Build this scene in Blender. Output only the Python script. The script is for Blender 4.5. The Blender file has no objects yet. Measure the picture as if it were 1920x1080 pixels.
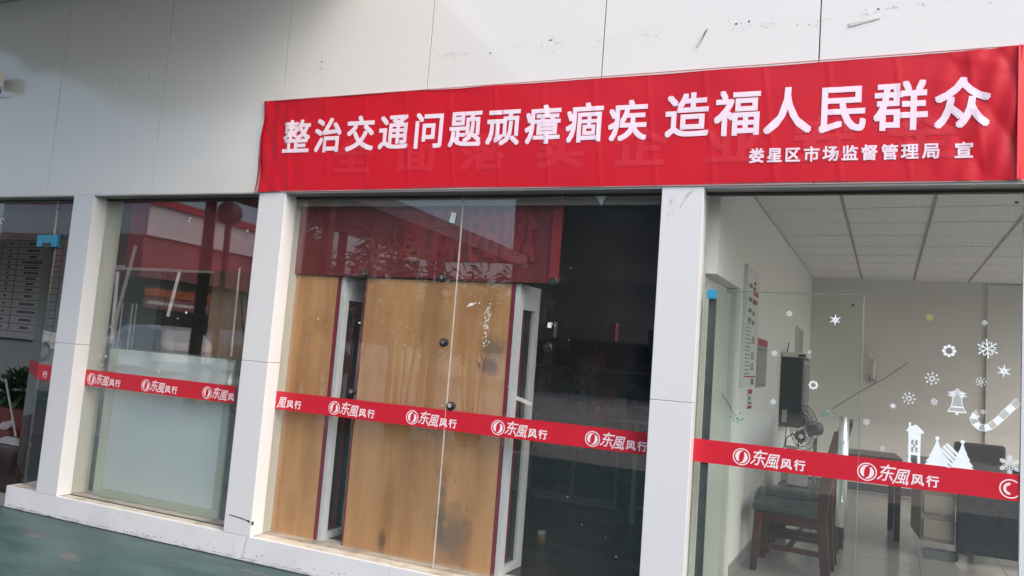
import bpy, bmesh, math, random
from mathutils import Vector, Matrix, noise
random.seed(7)
R = math.radians
sc = bpy.context.scene
COL = sc.collection

# ------------------------------------------------------------------ camera
cam = bpy.data.cameras.new('camera')
cam.sensor_width = 36.0
cam.lens = 1365.9 / 1920 * 36.0
cam.clip_start = 0.05
cam.clip_end = 900
camo = bpy.data.objects.new('camera', cam)
COL.objects.link(camo)
yaw, pit, rol = -0.3862451, 0.08693681, 0.07637726
fw = Vector((math.sin(yaw)*math.cos(pit), math.cos(yaw)*math.cos(pit), math.sin(pit)))
rt = Vector((math.cos(yaw), -math.sin(yaw), 0))
up = rt.cross(fw)
r2 = rt*math.cos(rol) + up*math.sin(rol)
u2 = up*math.cos(rol) - rt*math.sin(rol)
camo.matrix_world = Matrix(((r2.x, u2.x, -fw.x, 0), (r2.y, u2.y, -fw.y, -4.2228), (r2.z, u2.z, -fw.z, 1.6), (0, 0, 0, 1)))
sc.camera = camo

# ------------------------------------------------------------------ world, sun, exposure
SUN_EL, SUN_AZ = R(48), R(115)          # azimuth measured from +Y towards +X
w = bpy.data.worlds.new('World')
sc.world = w
w.use_nodes = True
nt = w.node_tree
bg = nt.nodes['Background']
sky = nt.nodes.new('ShaderNodeTexSky')
sky.sky_type = 'NISHITA'
sky.sun_disc = False
sky.sun_elevation = SUN_EL
sky.sun_rotation = SUN_AZ
sky.air_density = 1.0
sky.dust_density = 4.0
sky.ozone_density = 0.6
nt.links.new(sky.outputs[0], bg.inputs[0])
bg.inputs[1].default_value = 0.15
sl = bpy.data.lights.new('sun', 'SUN')
sl.energy = 0.5
sl.angle = R(50)
sl.color = (1, 0.96, 0.9)
so = bpy.data.objects.new('sun', sl)
COL.objects.link(so)
sd = Vector((math.sin(SUN_AZ)*math.cos(SUN_EL), math.cos(SUN_AZ)*math.cos(SUN_EL), math.sin(SUN_EL)))
so.rotation_euler = sd.to_track_quat('Z', 'Y').to_euler()
so.location = sd*60
sc.view_settings.view_transform = 'Standard'
sc.view_settings.look = 'None'
sc.view_settings.gamma = 1
sc.view_settings.use_curve_mapping = False
sc.view_settings.exposure = 1.3
sc.cycles.use_denoising = True
sc.cycles.max_bounces = 10
sc.cycles.transparent_max_bounces = 24
sc.cycles.caustics_reflective = False
sc.cycles.caustics_refractive = False

# ------------------------------------------------------------------ materials
MATS = {}
def mat(name, col, rough=0.6, metal=0.0, spec=0.5, var=0.0, vscale=3.0, bump=0.0, bscale=30.0, col2=None, stretch=None, coat=0.0, c2fac=0.5, c2soft=0.12, detail=5.0):
    if name in MATS: return MATS[name]
    m = bpy.data.materials.new(name); m.use_nodes = True
    n = m.node_tree.nodes; l = m.node_tree.links
    p = n['Principled BSDF']
    p.inputs['Roughness'].default_value = rough
    p.inputs['Metallic'].default_value = metal
    p.inputs['Specular IOR Level'].default_value = spec
    if coat: p.inputs['Coat Weight'].default_value = coat; p.inputs['Coat Roughness'].default_value = 0.08
    c = (*col, 1)
    p.inputs['Base Color'].default_value = c
    tc = n.new('ShaderNodeTexCoord')
    vec = tc.outputs['Object']
    if stretch:
        mp = n.new('ShaderNodeMapping'); mp.inputs['Scale'].default_value = stretch
        l.new(vec, mp.inputs[0]); vec = mp.outputs[0]
    if var or col2:
        nz = n.new('ShaderNodeTexNoise'); nz.inputs['Scale'].default_value = vscale; nz.inputs['Detail'].default_value = detail
        nz.inputs['Roughness'].default_value = 0.6
        l.new(vec, nz.inputs['Vector'])
        rp = n.new('ShaderNodeValToRGB')
        if col2:
            rp.color_ramp.elements[0].position = c2fac - c2soft; rp.color_ramp.elements[1].position = c2fac + c2soft
            rp.color_ramp.elements[0].color = (*col2, 1); rp.color_ramp.elements[1].color = c
        else:
            rp.color_ramp.elements[0].position = 0.3; rp.color_ramp.elements[1].position = 0.7
            rp.color_ramp.elements[0].color = (*[x*(1-var) for x in col], 1)
            rp.color_ramp.elements[1].color = (*[min(1, x*(1+var)) for x in col], 1)
        l.new(nz.outputs[0], rp.inputs[0]); l.new(rp.outputs[0], p.inputs['Base Color'])
        # slightly uneven gloss follows the wear
        mr = n.new('ShaderNodeMapRange'); mr.inputs['To Min'].default_value = rough*0.8; mr.inputs['To Max'].default_value = min(1, rough*1.2)
        l.new(nz.outputs[0], mr.inputs[0]); l.new(mr.outputs[0], p.inputs['Roughness'])
    if bump:
        nb = n.new('ShaderNodeTexNoise'); nb.inputs['Scale'].default_value = bscale; nb.inputs['Detail'].default_value = 3
        l.new(vec, nb.inputs['Vector'])
        b = n.new('ShaderNodeBump'); b.inputs['Strength'].default_value = bump; b.inputs['Distance'].default_value = 0.01
        l.new(nb.outputs[0], b.inputs['Height']); l.new(b.outputs[0], p.inputs['Normal'])
    MATS[name] = m
    return m

def glass_mat(name, tint=(0.9, 0.95, 0.92), veil=0.02, k=1.2, ior=1.5):
    m = bpy.data.materials.new(name); m.use_nodes = True
    n = m.node_tree.nodes; l = m.node_tree.links
    n.remove(n['Principled BSDF'])
    out = n['Material Output']
    tr = n.new('ShaderNodeBsdfTransparent'); tr.inputs[0].default_value = (*tint, 1)
    gl = n.new('ShaderNodeBsdfGlossy'); gl.inputs['Roughness'].default_value = 0.0; gl.inputs[0].default_value = (1, 1, 1, 1)
    df = n.new('ShaderNodeBsdfDiffuse'); df.inputs[0].default_value = (0.75, 0.78, 0.76, 1)
    fr = n.new('ShaderNodeLayerWeight'); fr.inputs[0].default_value = 0.5     # Schlick on both faces of the pane
    pw_ = n.new('ShaderNodeMath'); pw_.operation = 'POWER'; pw_.inputs[1].default_value = 5
    l.new(fr.outputs['Facing'], pw_.inputs[0])
    mk = n.new('ShaderNodeMath'); mk.operation = 'MULTIPLY_ADD'; mk.inputs[1].default_value = 0.96*k; mk.inputs[2].default_value = 0.042*k
    l.new(pw_.outputs[0], mk.inputs[0])
    tc = n.new('ShaderNodeTexCoord'); nz = n.new('ShaderNodeTexNoise'); nz.inputs['Scale'].default_value = 2.2; nz.inputs['Detail'].default_value = 6
    l.new(tc.outputs['Object'], nz.inputs['Vector'])
    mr = n.new('ShaderNodeMapRange'); mr.inputs[1].default_value = 0.35; mr.inputs[2].default_value = 0.75
    mr.inputs[3].default_value = veil*0.5; mr.inputs[4].default_value = veil*1.6
    l.new(nz.outputs[0], mr.inputs[0])
    m1 = n.new('ShaderNodeMixShader'); m2 = n.new('ShaderNodeMixShader')
    l.new(mr.outputs[0], m1.inputs[0]); l.new(tr.outputs[0], m1.inputs[1]); l.new(df.outputs[0], m1.inputs[2])
    l.new(mk.outputs[0], m2.inputs[0]); l.new(m1.outputs[0], m2.inputs[1]); l.new(gl.outputs[0], m2.inputs[2])
    l.new(m2.outputs[0], out.inputs[0])
    # slow waviness of float glass
    nb = n.new('ShaderNodeTexNoise'); nb.inputs['Scale'].default_value = 1.3; nb.inputs['Detail'].default_value = 1
    l.new(tc.outputs['Object'], nb.inputs['Vector'])
    b = n.new('ShaderNodeBump'); b.inputs['Strength'].default_value = 0.25; b.inputs['Distance'].default_value = 0.004
    l.new(nb.outputs[0], b.inputs['Height']); l.new(b.outputs[0], gl.inputs['Normal'])
    MATS[name] = m
    return m

def film_mat(name, col, alpha):
    m = bpy.data.materials.new(name); m.use_nodes = True
    n = m.node_tree.nodes; l = m.node_tree.links
    n.remove(n['Principled BSDF'])
    tr = n.new('ShaderNodeBsdfTransparent'); df = n.new('ShaderNodeBsdfDiffuse'); df.inputs[0].default_value = (*col, 1)
    mx = n.new('ShaderNodeMixShader'); mx.inputs[0].default_value = alpha
    l.new(tr.outputs[0], mx.inputs[1]); l.new(df.outputs[0], mx.inputs[2]); l.new(mx.outputs[0], n['Material Output'].inputs[0])
    MATS[name] = m
    return m

# ------------------------------------------------------------------ helpers
ORG = {}
class MB:
    def __init__(s): s.v = []; s.f = []; s.M = None
    def add(s, vs, fs):
        o = len(s.v)
        s.v += [(s.M @ Vector(v)) if s.M else Vector(v) for v in vs]
        s.f += [tuple(i+o for i in f) for f in fs]
        return s
    def box(s, x0, x1, y0, y1, z0, z1):
        return s.add([(x, y, z) for z in (z0, z1) for y in (y0, y1) for x in (x0, x1)],
                     [(0, 2, 3, 1), (4, 5, 7, 6), (0, 1, 5, 4), (2, 6, 7, 3), (0, 4, 6, 2), (1, 3, 7, 5)])
    def hexa(s, b, t):   # bottom 4 pts, top 4 pts (ccw seen from above)
        return s.add(list(b)+list(t), [(3, 2, 1, 0), (4, 5, 6, 7), (0, 1, 5, 4), (1, 2, 6, 5), (2, 3, 7, 6), (3, 0, 4, 7)])
    def quad(s, a, b, c, d): return s.add([a, b, c, d], [(0, 1, 2, 3)])
    def prism(s, pts, y0, y1):   # xz outline extruded along y
        n = len(pts)
        return s.add([(x, y0, z) for x, z in pts]+[(x, y1, z) for x, z in pts],
                     [tuple(range(n)), tuple(range(2*n-1, n-1, -1))]+[(i, n+i, n+(i+1) % n, (i+1) % n) for i in range(n)])
    def flat(s, pts, y):
        return s.add([(x, y, z) for x, z in pts], [tuple(range(len(pts)))])
    def tube(s, pts, r, seg=8, rs=None):
        pts = [Vector(p) for p in pts]; n = len(pts); o = []
        prev = None
        for i, p in enumerate(pts):
            d = (pts[min(i+1, n-1)]-pts[max(i-1, 0)]).normalized()
            a = prev if prev else (Vector((0, 0, 1)) if abs(d.z) < 0.9 else Vector((1, 0, 0)))
            u = d.cross(a).normalized(); v = u.cross(d).normalized(); prev = v
            rr = rs[i] if rs else r
            o += [p+u*rr*math.cos(2*math.pi*k/seg)+v*rr*math.sin(2*math.pi*k/seg) for k in range(seg)]
        f = []
        for i in range(n-1):
            for k in range(seg):
                a = i*seg+k; b = i*seg+(k+1) % seg
                f.append((a, b, b+seg, a+seg))
        f.append(tuple(range(seg-1, -1, -1))); f.append(tuple((n-1)*seg+k for k in range(seg)))
        return s.add(o, f)
    def lathe(s, prof, c, seg=16, axis='z'):   # prof: (r, h)
        o = []
        for r, h in prof:
            for k in range(seg):
                a = 2*math.pi*k/seg; x, y = r*math.cos(a), r*math.sin(a)
                o.append({'z': (c[0]+x, c[1]+y, c[2]+h), 'y': (c[0]+x, c[1]+h, c[2]+y), 'x': (c[0]+h, c[1]+x, c[2]+y)}[axis])
        f = []
        for i in range(len(prof)-1):
            for k in range(seg):
                a = i*seg+k; b = i*seg+(k+1) % seg
                f.append((a, b, b+seg, a+seg))
        f.append(tuple(range(seg))); f.append(tuple((len(prof)-1)*seg+k for k in range(seg)))
        return s.add(o, f)
    def sphere(s, c, r, seg=14, rings=9, sz=1.0):
        return s.lathe([(max(r*math.sin(math.pi*i/rings), r*0.01), -r*sz*math.cos(math.pi*i/rings)) for i in range(rings+1)], c, seg)
    def build(s, name, m, parent=None, bevel=0.0, smooth=False, kind=None, label=None):
        me = bpy.data.meshes.new(name)
        org = ORG.get(parent.name, Vector((0, 0, 0))) if parent else Vector((0, 0, 0))
        me.from_pydata([tuple(v-org) for v in s.v], [], s.f)
        me.validate()
        bm = bmesh.new(); bm.from_mesh(me)
        bmesh.ops.recalc_face_normals(bm, faces=bm.faces)
        if bevel: bmesh.ops.bevel(bm, geom=list(bm.edges), offset=bevel, segments=2, affect='EDGES', profile=0.6)
        bm.to_mesh(me); bm.free()
        if smooth: me.shade_smooth()
        o = bpy.data.objects.new(name, me)
        COL.objects.link(o)
        if m: me.materials.append(m if not isinstance(m, str) else MATS[m])
        if parent: o.parent = parent; ORG[o.name] = org.copy()
        if kind: o['kind'] = kind
        if label: o['label'] = label
        return o

def thing(name, label, cat, loc=(0, 0, 0), group=None):
    o = bpy.data.objects.new(name, None); COL.objects.link(o)
    o.location = loc; o['label'] = label; o['category'] = cat
    o.empty_display_size = 0.1
    if group: o['group'] = group
    ORG[o.name] = Vector(loc)
    return o
def tag(o, label, cat, group=None):
    o['label'] = label; o['category'] = cat
    if group: o['group'] = group
    return o
def dup(root, loc, rz, label=None, mats=None):
    r = root.copy(); COL.objects.link(r); r.location = loc; r.rotation_euler = (0, 0, rz)
    if label: r['label'] = label
    for ch in list(root.children):
        c = ch.copy(); COL.objects.link(c); c.parent = r
        for g in ch.children:
            d = g.copy(); COL.objects.link(d); d.parent = c
    return r
BX = lambda *a: MB().box(*a)

# glyphs from the built-in font
GL = {}
def glyph(ch):
    if ch in GL: return GL[ch]
    c = bpy.data.curves.new('g', 'FONT'); c.body = ch; c.size = 1; c.resolution_u = 3
    o = bpy.data.objects.new('g', c); COL.objects.link(o)
    me = bpy.data.meshes.new_from_object(o.evaluated_get(bpy.context.evaluated_depsgraph_get()))
    vs = [(v.co.x, v.co.y) for v in me.vertices]; fs = [tuple(p.vertices) for p in me.polygons]
    bpy.data.objects.remove(o); bpy.data.curves.remove(c); bpy.data.meshes.remove(me)
    GL[ch] = (vs, fs)
    return GL[ch]
def put_text(mb, chars, y, bold=0.024, shear=0.0, mirror=False, dy=-0.00012):
    """chars: list of (char, x centre, z baseline-centre, width, height)"""
    for ch, xc, zc, wd, ht in chars:
        vs, fs = glyph(ch)
        if not vs: continue
        x0 = min(v[0] for v in vs); x1 = max(v[0] for v in vs); z0 = min(v[1] for v in vs); z1 = max(v[1] for v in vs)
        cx = (x0+x1)/2
        cjk = ord(ch) > 0x2000
        cz = 0.38 if cjk else (z0+z1)/2
        for i, (a, b) in enumerate([(0, 0)] if not bold else [(-1, -1), (1, -1), (1, 1), (-1, 1), (0, 0)]):
            pv = []
            for vx, vz in vs:
                px = (vx-cx+a*bold+shear*(vz-cz))*wd; pz = (vz-cz+b*bold)*ht
                if mirror: px = -px
                pv.append((xc+px, y+i*dy, zc+pz))
            mb.add(pv, fs)
    return mb
def line_text(mb, s, x0, zc, y, h, pitch=None, **kw):
    p = pitch or h
    return put_text(mb, [(c, x0+p*(i+0.5), zc, h, h) for i, c in enumerate(s) if c != ' '], y, **kw)

# ------------------------------------------------------------------ palette
mat('white_panel', (0.70, 0.69, 0.665), 0.12, spec=0.5, bump=0.28, bscale=1.6)
mat('panel_gap', (0.06, 0.06, 0.06), 0.8)
mat('pillar_white', (0.68, 0.685, 0.70), 0.3, bump=0.03, bscale=3)
mat('kerb_white', (0.7, 0.71, 0.73), 0.38, var=0.06, vscale=4, bump=0.05, bscale=12)
mat('kerb_top', (0.56, 0.52, 0.44), 0.6, col2=(0.3, 0.27, 0.21), vscale=6, c2fac=0.42)
mat('cream', (0.58, 0.6, 0.52), 0.5, var=0.05, vscale=3)
mat('grime', (0.2, 0.19, 0.17), 0.9)
mat('crack', (0.01, 0.01, 0.01), 0.9)
mat('alu', (0.42, 0.41, 0.38), 0.38, metal=0.75, var=0.1, vscale=5)
mat('alu_dark', (0.05, 0.05, 0.05), 0.4, metal=0.5)
mat('steel', (0.85, 0.84, 0.82), 0.36, metal=1.0)
mat('chrome', (0.8, 0.8, 0.8), 0.08, metal=1.0)
mat('black_plastic', (0.01, 0.01, 0.012), 0.35)
mat('blue_plastic', (0.02, 0.26, 0.42), 0.4)
mat('banner_red', (0.55, 0.004, 0.016), 0.42, var=0.05, vscale=2, spec=0.35, bump=0.06, bscale=60)
mat('banner_ghost', (0.575, 0.008, 0.021), 0.45, var=0.05, vscale=3)
mat('banner_back', (0.135, 0.005, 0.009), 0.6, var=0.15, vscale=3)
mat('banner_back_ghost', (0.20, 0.009, 0.012), 0.6)
mat('print_pink', (0.86, 0.7, 0.79), 0.5, var=0.03, vscale=20)
mat('tape_red', (0.56, 0.012, 0.03), 0.4, var=0.03, vscale=6)
mat('print_white', (0.88, 0.76, 0.8), 0.5)
mat('sticker_white', (0.84, 0.9, 0.94), 0.55)
mat('paper', (0.72, 0.71, 0.68), 0.7, var=0.04)
mat('ink', (0.07, 0.07, 0.075), 0.7)
mat('ink_red', (0.45, 0.05, 0.07), 0.7)
mat('ply', (0.56, 0.30, 0.125), 0.5, col2=(0.45, 0.225, 0.088), vscale=1.3, stretch=(5, 1, 0.5), c2fac=0.5, c2soft=0.09, detail=12, bump=0.05, bscale=12)
mat('ply_stain', (0.12, 0.10, 0.085), 0.7, var=0.3, vscale=20)
mat('ply_mark', (0.14, 0.07, 0.03), 0.7)
mat('red_edge', (0.2, 0.008, 0.03), 0.45)
mat('white_metal', (0.66, 0.69, 0.7), 0.35, var=0.03)
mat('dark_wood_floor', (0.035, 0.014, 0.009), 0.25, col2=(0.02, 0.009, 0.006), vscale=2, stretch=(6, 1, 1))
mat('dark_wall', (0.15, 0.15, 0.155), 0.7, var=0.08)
mat('grey_wall', (0.30, 0.30, 0.285), 0.7, var=0.04)
mat('room_wall', (0.84, 0.84, 0.80), 0.7, var=0.025, vscale=1.5)
mat('room_back', (0.72, 0.705, 0.67), 0.7, col2=(0.68, 0.665, 0.63), vscale=1.2, c2soft=0.2)
mat('tile_floor', (0.34, 0.325, 0.295), 0.18, var=0.05, vscale=1.5)
mat('joint', (0.10, 0.10, 0.09), 0.8)
mat('ceil_runner', (0.36, 0.36, 0.34), 0.6)
mat('ceil_bar', (0.8, 0.8, 0.78), 0.5)
mat('frost', (0.84, 0.87, 0.89), 0.5, var=0.04, vscale=2)
mat('red_wood', (0.095, 0.02, 0.014), 0.3, col2=(0.045, 0.012, 0.009), vscale=3, stretch=(6, 6, 1))
mat('seat_dark', (0.05, 0.06, 0.058), 0.35)
mat('black_desk', (0.022, 0.026, 0.030), 0.28, var=0.1)
mat('beige_wood', (0.3, 0.26, 0.2), 0.6, var=0.08)
mat('tv_dark', (0.035, 0.04, 0.05), 0.35)
mat('screen', (0.12, 0.13, 0.13), 0.08)
mat('grey_plastic', (0.36, 0.37, 0.36), 0.4)
mat('plant_green', (0.018, 0.05, 0.016), 0.5, var=0.3, vscale=9)
mat('leaf_green', (0.03, 0.075, 0.03), 0.45, var=0.35, vscale=9)
mat('brick_red', (0.16, 0.04, 0.025), 0.7, var=0.15)
mat('terracotta', (0.14, 0.05, 0.03), 0.8, var=0.1)
mat('trunk', (0.09, 0.065, 0.045), 0.85, var=0.3)
mat('mop', (0.4, 0.38, 0.36), 0.9, var=0.2, vscale=30)
mat('foam_strip', (0.52, 0.49, 0.45), 0.8, col2=(0.3, 0.27, 0.24), vscale=20, c2fac=0.35)
mat('jar_yellow', (0.30, 0.17, 0.03), 0.2)
mat('lantern', (0.3, 0.01, 0.012), 0.5)
mat('sign_grey', (0.42, 0.40, 0.38), 0.6)
mat('car_white', (0.75, 0.76, 0.77), 0.15, coat=0.6)
mat('car_silver', (0.42, 0.43, 0.44), 0.2, metal=0.5, coat=0.5)
mat('car_maroon', (0.08, 0.015, 0.02), 0.2, coat=0.6)
mat('car_glass', (0.015, 0.018, 0.02), 0.05)
mat('tyre', (0.015, 0.015, 0.015), 0.8)
mat('forecourt_concrete', (0.27, 0.27, 0.255), 0.85, var=0.12, vscale=.5)  # pale concrete ground, lightened to bounce daylight into the rooms
mat('canopy_dark', (0.05, 0.06, 0.12), 0.5, var=0.1)
mat('canopy_beam', (0.12, 0.12, 0.14), 0.5)
mat('post_dark', (0.07, 0.03, 0.03), 0.5)
mat('wing_white', (0.72, 0.71, 0.74), 0.6, var=0.05)
mat('wing_red', (0.30, 0.095, 0.10), 0.6)
mat('wing_dark', (0.035, 0.037, 0.04), 0.4)
mat('sign_orange', (0.5, 0.12, 0.02), 0.6)
glass_mat('glass', (0.985, 0.99, 0.987), 0.009)
glass_mat('glass_green', (0.945, 0.97, 0.955), 0.014)
glass_mat('glass_back', (0.93, 0.95, 0.94), 0.01, k=0.6)
film_mat('film_white', (0.85, 0.9, 0.92), 0.55)
film_mat('film_faint', (0.8, 0.85, 0.88), 0.3)
film_mat('film_smear', (0.8, 0.8, 0.8), 0.22)
film_mat('film_green', (0.12, 0.35, 0.28), 0.45)
film_mat('film_yellow', (0.45, 0.5, 0.05), 0.3)
film_mat('film_tape', (0.5, 0.47, 0.42), 0.35)

# ground: worn green floor paint under the canopy
def green_floor():
    m = mat('green_floor', (0.060, 0.112, 0.108), 0.45, col2=(0.022, 0.055, 0.055), vscale=2.6, stretch=(0.6, 1.8, 1), c2soft=0.16, detail=12, bump=0.3, bscale=45)
    n = m.node_tree.nodes; l = m.node_tree.links; p = n['Principled BSDF']
    base = p.inputs['Base Color'].links[0].from_socket
    tc = n['Texture Coordinate']; nz = n.new('ShaderNodeTexNoise'); nz.inputs['Scale'].default_value = 1.9; nz.inputs['Detail'].default_value = 6
    mp = n.new('ShaderNodeMapping'); mp.inputs['Location'].default_value = (3.7, 1.2, 0); mp.inputs['Scale'].default_value = (0.8, 2.4, 1)
    l.new(tc.outputs['Object'], mp.inputs[0]); l.new(mp.outputs[0], nz.inputs['Vector'])
    rp = n.new('ShaderNodeValToRGB'); rp.color_ramp.elements[0].position = 0.60; rp.color_ramp.elements[1].position = 0.66
    rp.color_ramp.elements[0].color = (0, 0, 0, 1); rp.color_ramp.elements[1].color = (1, 1, 1, 1)
    l.new(nz.outputs[0], rp.inputs[0])
    mx = n.new('ShaderNodeMix'); mx.data_type = 'RGBA'
    l.new(rp.outputs[0], mx.inputs[0]); l.new(base, mx.inputs[6]); mx.inputs[7].default_value = (0.12, 0.115, 0.11, 1)
    l.new(mx.outputs[2], p.inputs['Base Color'])
    return m
def perforated():
    m = mat('ceil_tile', (0.86, 0.86, 0.84), 0.75)
    n = m.node_tree.nodes; l = m.node_tree.links; p = n['Principled BSDF']
    tc = n['Texture Coordinate']; wv = n.new('ShaderNodeTexWave'); wv.inputs['Scale'].default_value = 11; wv.bands_direction = 'X'
    mp = n.new('ShaderNodeMapping'); mp.inputs['Rotation'].default_value = (0, 0, R(5.4))
    l.new(tc.outputs['Object'], mp.inputs[0]); l.new(mp.outputs[0], wv.inputs['Vector'])
    b = n.new('ShaderNodeBump'); b.inputs['Strength'].default_value = 0.35; b.inputs['Distance'].default_value = 0.004
    l.new(wv.outputs[0], b.inputs['Height']); l.new(b.outputs[0], p.inputs['Normal'])
    return m
green_floor(); perforated()

# ================================================================== SETTING
g = BX(-200, 200, -300, 60, -0.6, -0.004).build('ground', 'forecourt_concrete', kind='structure')
BX(-16, 3.4, -6.5, 0.0, -0.2, 0.0).build('pavement', 'green_floor', kind='structure')
FZ = 0.165                                                # floor level inside
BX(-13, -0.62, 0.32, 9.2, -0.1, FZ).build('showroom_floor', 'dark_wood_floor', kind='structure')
# floorboard joints seen as fine lines
fb = MB()
for i in range(9): fb.box(-13, -0.62, 1.26+i*0.92, 1.263+i*0.92, FZ+0.0005, FZ+0.002)
sf = bpy.data.objects['showroom_floor']
fb.build('floor_joint', mat('floor_joint_light', (0.06, 0.03, 0.015), 0.5), sf, kind='stuff')

X0, X1 = -13.0, 3.6
joints = [-12.17, -10.95, -9.73, -8.51, -7.31, -6.10, -4.885, -3.68, -2.455, -1.23, 0.012, 1.24, 2.47, 3.6]
fas = thing('fascia_wall', 'white glossy panelled wall above the shopfront glass, old tape marks across it', 'wall', (-4, 0.05, 2.632))
BX(X0-1, X1, 0.035, 0.30, 2.64, 4.6).build('wall_core', 'panel_gap', fas)
for a, b in zip([X0-1.2]+joints[:-1], joints):
    mb = BX(a+0.003, b-0.003, 0.0, 0.035, 2.632, 4.463)
    mb.build('cladding_panel', 'white_panel', fas, bevel=0.0015)
BX(X0-1, X1, -0.035, 0.0, 4.463, 4.49).build('top_flashing', 'alu', fas, bevel=0.003)
BX(X0-1, X1, 0.0005, 0.098, 2.622, 2.6315).build('soffit_trim', 'alu', fas)
# adhesive remnants of earlier banners: thin irregular flakes
def flake_patch(mb, cx, cz, wdt, hgt, n, y=-0.0012, smin=0.004, smax=0.016):
    for i in range(n):
        x = cx+random.gauss(0, wdt/2.6); z = cz+random.gauss(0, hgt/2.6)
        s = random.uniform(smin, smax); k = random.randint(4, 6); ph = random.uniform(0, 6)
        el = random.uniform(0.35, 1.0); an = random.uniform(-0.6, 0.9)
        pts = []
        for j in range(k):
            t = ph+2*math.pi*j/k; r = s*random.uniform(0.5, 1)
            u, v = r*math.cos(t), r*math.sin(t)*el
            pts.append((x+u*math.cos(an)-v*math.sin(an), z+u*math.sin(an)+v*math.cos(an)))
        mb.flat(pts, y-i*0.00002)
mat('residue', (0.52, 0.50, 0.47), 0.8, var=0.15, vscale=20)
mb = MB()
for x, z, wd, ht, n in [(-5.95, 3.62, .1, .08, 10), (-5.6, 3.63, .25, .06, 18), (-5.3, 3.62, .2, .08, 16), (-5.06, 3.6, .12, .07, 12), (-4.75, 3.6, .15, .05, 9),
                        (-4.5, 3.62, .1, .06, 8), (-4.28, 3.6, .16, .05, 10), (-3.36, 3.55, .1, .07, 12), (-2.31, 3.57, .1, .04, 12), (-2.2, 3.56, .07, .04, 7),
                        (-1.85, 3.58, .12, .03, 10), (-1.56, 3.57, .14, .08, 16), (-1.24, 3.57, .2, .04, 12), (-.95, 3.58, .1, .07, 12), (-.44, 3.58, .14, .05, 12),
                        (-.27, 3.57, .08, .03, 6), (-.03, 3.56, .16, .03, 10), (.22, 3.58, .16, .03, 8), (.5, 3.6, .3, .03, 8), (1.0, 3.6, .3, .05, 8), (1.8, 3.6, .5, .05, 12)]:
    flake_patch(mb, x, z, wd, ht, int(n*1.8), smin=0.002, smax=0.009)
mb.build('tape_residue', 'residue', fas, kind='stuff')
mb = MB()
for x, z in [(-5.40, 3.588), (-5.06, 3.6), (-3.35, 3.60), (-1.58, 3.60), (-.44, 3.592), (-.37, 3.60), (-2.0, 3.55), (.3, 3.6)]: mb.prism([(x-.005, z-.003), (x+.005, z-.004), (x+.006, z+.003), (x-.004, z+.004)], -0.002, 0.0)
mb.build('screw_hole', 'crack', fas, kind='stuff')
# two torn strips that still hang on the wall
mat('torn_tape', (0.55, 0.52, 0.48), 0.5, var=0.1)
MB().prism([(-.66, 3.47), (-.645, 3.478), (-.61, 3.575), (-.60, 3.578), (-.628, 3.545)], -0.005, -0.002).build('torn_tape', 'torn_tape', fas)
MB().prism([(.16, 3.512), (.31, 3.545), (.31, 3.550), (.155, 3.532)], -0.005, -0.002).build('torn_tape', 'torn_tape', fas)

# plinth
pl = thing('plinth', 'low white stone plinth running under the shopfront beside the green floor', 'plinth', (-3, 0.1, 0))
ks = [-6.108, -5.76, -4.855, -3.69, -2.42, -1.2, 0.02, 1.24, 2.54, 3.4]
for a, b in zip(ks[:-1], ks[1:]):
    n = 14
    mbk = MB(); pts = [(a+0.002, 0.168), (b-0.002, 0.168)]
    for i in range(n+1):          # chipped lower edge
        x = b-0.002-(b-a-0.004)*i/n
        pts.append((x, 0.002+max(0, random.gauss(0.0, 0.003))))
    mbk.prism(pts, 0.0, 0.03); mbk.build('front_slab', 'kerb_white', pl)
    BX(a+0.0015, b-0.0015, 0.0305, 0.318, 0.02, 0.1665).build('top_slab', 'kerb_top', pl)
BX(-6.1, 3.4, 0.032, 0.30, 0.0, 0.019).build('core', 'panel_gap', pl)
MB().hexa([(-6.14, .02, 0), (-6.109, .0, 0), (-6.109, .3, 0), (-6.14, .3, 0)], [(-6.14, .02, .168), (-6.109, .0, .168), (-6.109, .3, .168), (-6.14, .3, .168)]).build('end_slab', 'kerb_white', pl)
BX(-6.14, 3.4, -.012, -.0005, .0005, .0035).build('base_gap', 'crack', pl)
mb = MB(); flake_patch(mb, -4.75, .12, .1, .06, 8, smin=.002, smax=.006); flake_patch(mb, -3.8, .05, .2, .03, 10, smin=.002, smax=.007); flake_patch(mb, -3.0, .06, .9, .03, 26, smin=.002, smax=.008); flake_patch(mb, -4.6, .03, 1.2, .02, 26, smin=.002, smax=.009)
flake_patch(mb, -5.7, .09, .3, .05, 6, smin=.002, smax=.006)
mb.build('dirt_speck', 'grime', pl, kind='stuff')
mat('splash', (0.45, 0.43, 0.40), 0.8, var=0.2, vscale=20)
mb = MB(); random.seed(31)
for i in range(150):
    x = random.uniform(-6.1, -1.8); z = abs(random.gauss(.006, .012))+.004; L_ = random.uniform(.01, .06); h_ = random.uniform(.001, .004)
    mb.flat([(x-L_, z), (x, z-h_), (x+L_, z+random.uniform(-.001, .001)), (x, z+h_)], -.0007-i*.000004)
mb.build('splash_dirt', 'splash', pl, kind='stuff')
mat('joint_line', (0.42, 0.42, 0.42), 0.8)
MB().prism([(-3.575, .165), (-3.568, .165), (-3.60, .02), (-3.606, .02)], -0.0012, 0.001).build('hairline_crack', 'joint_line', pl)

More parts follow.
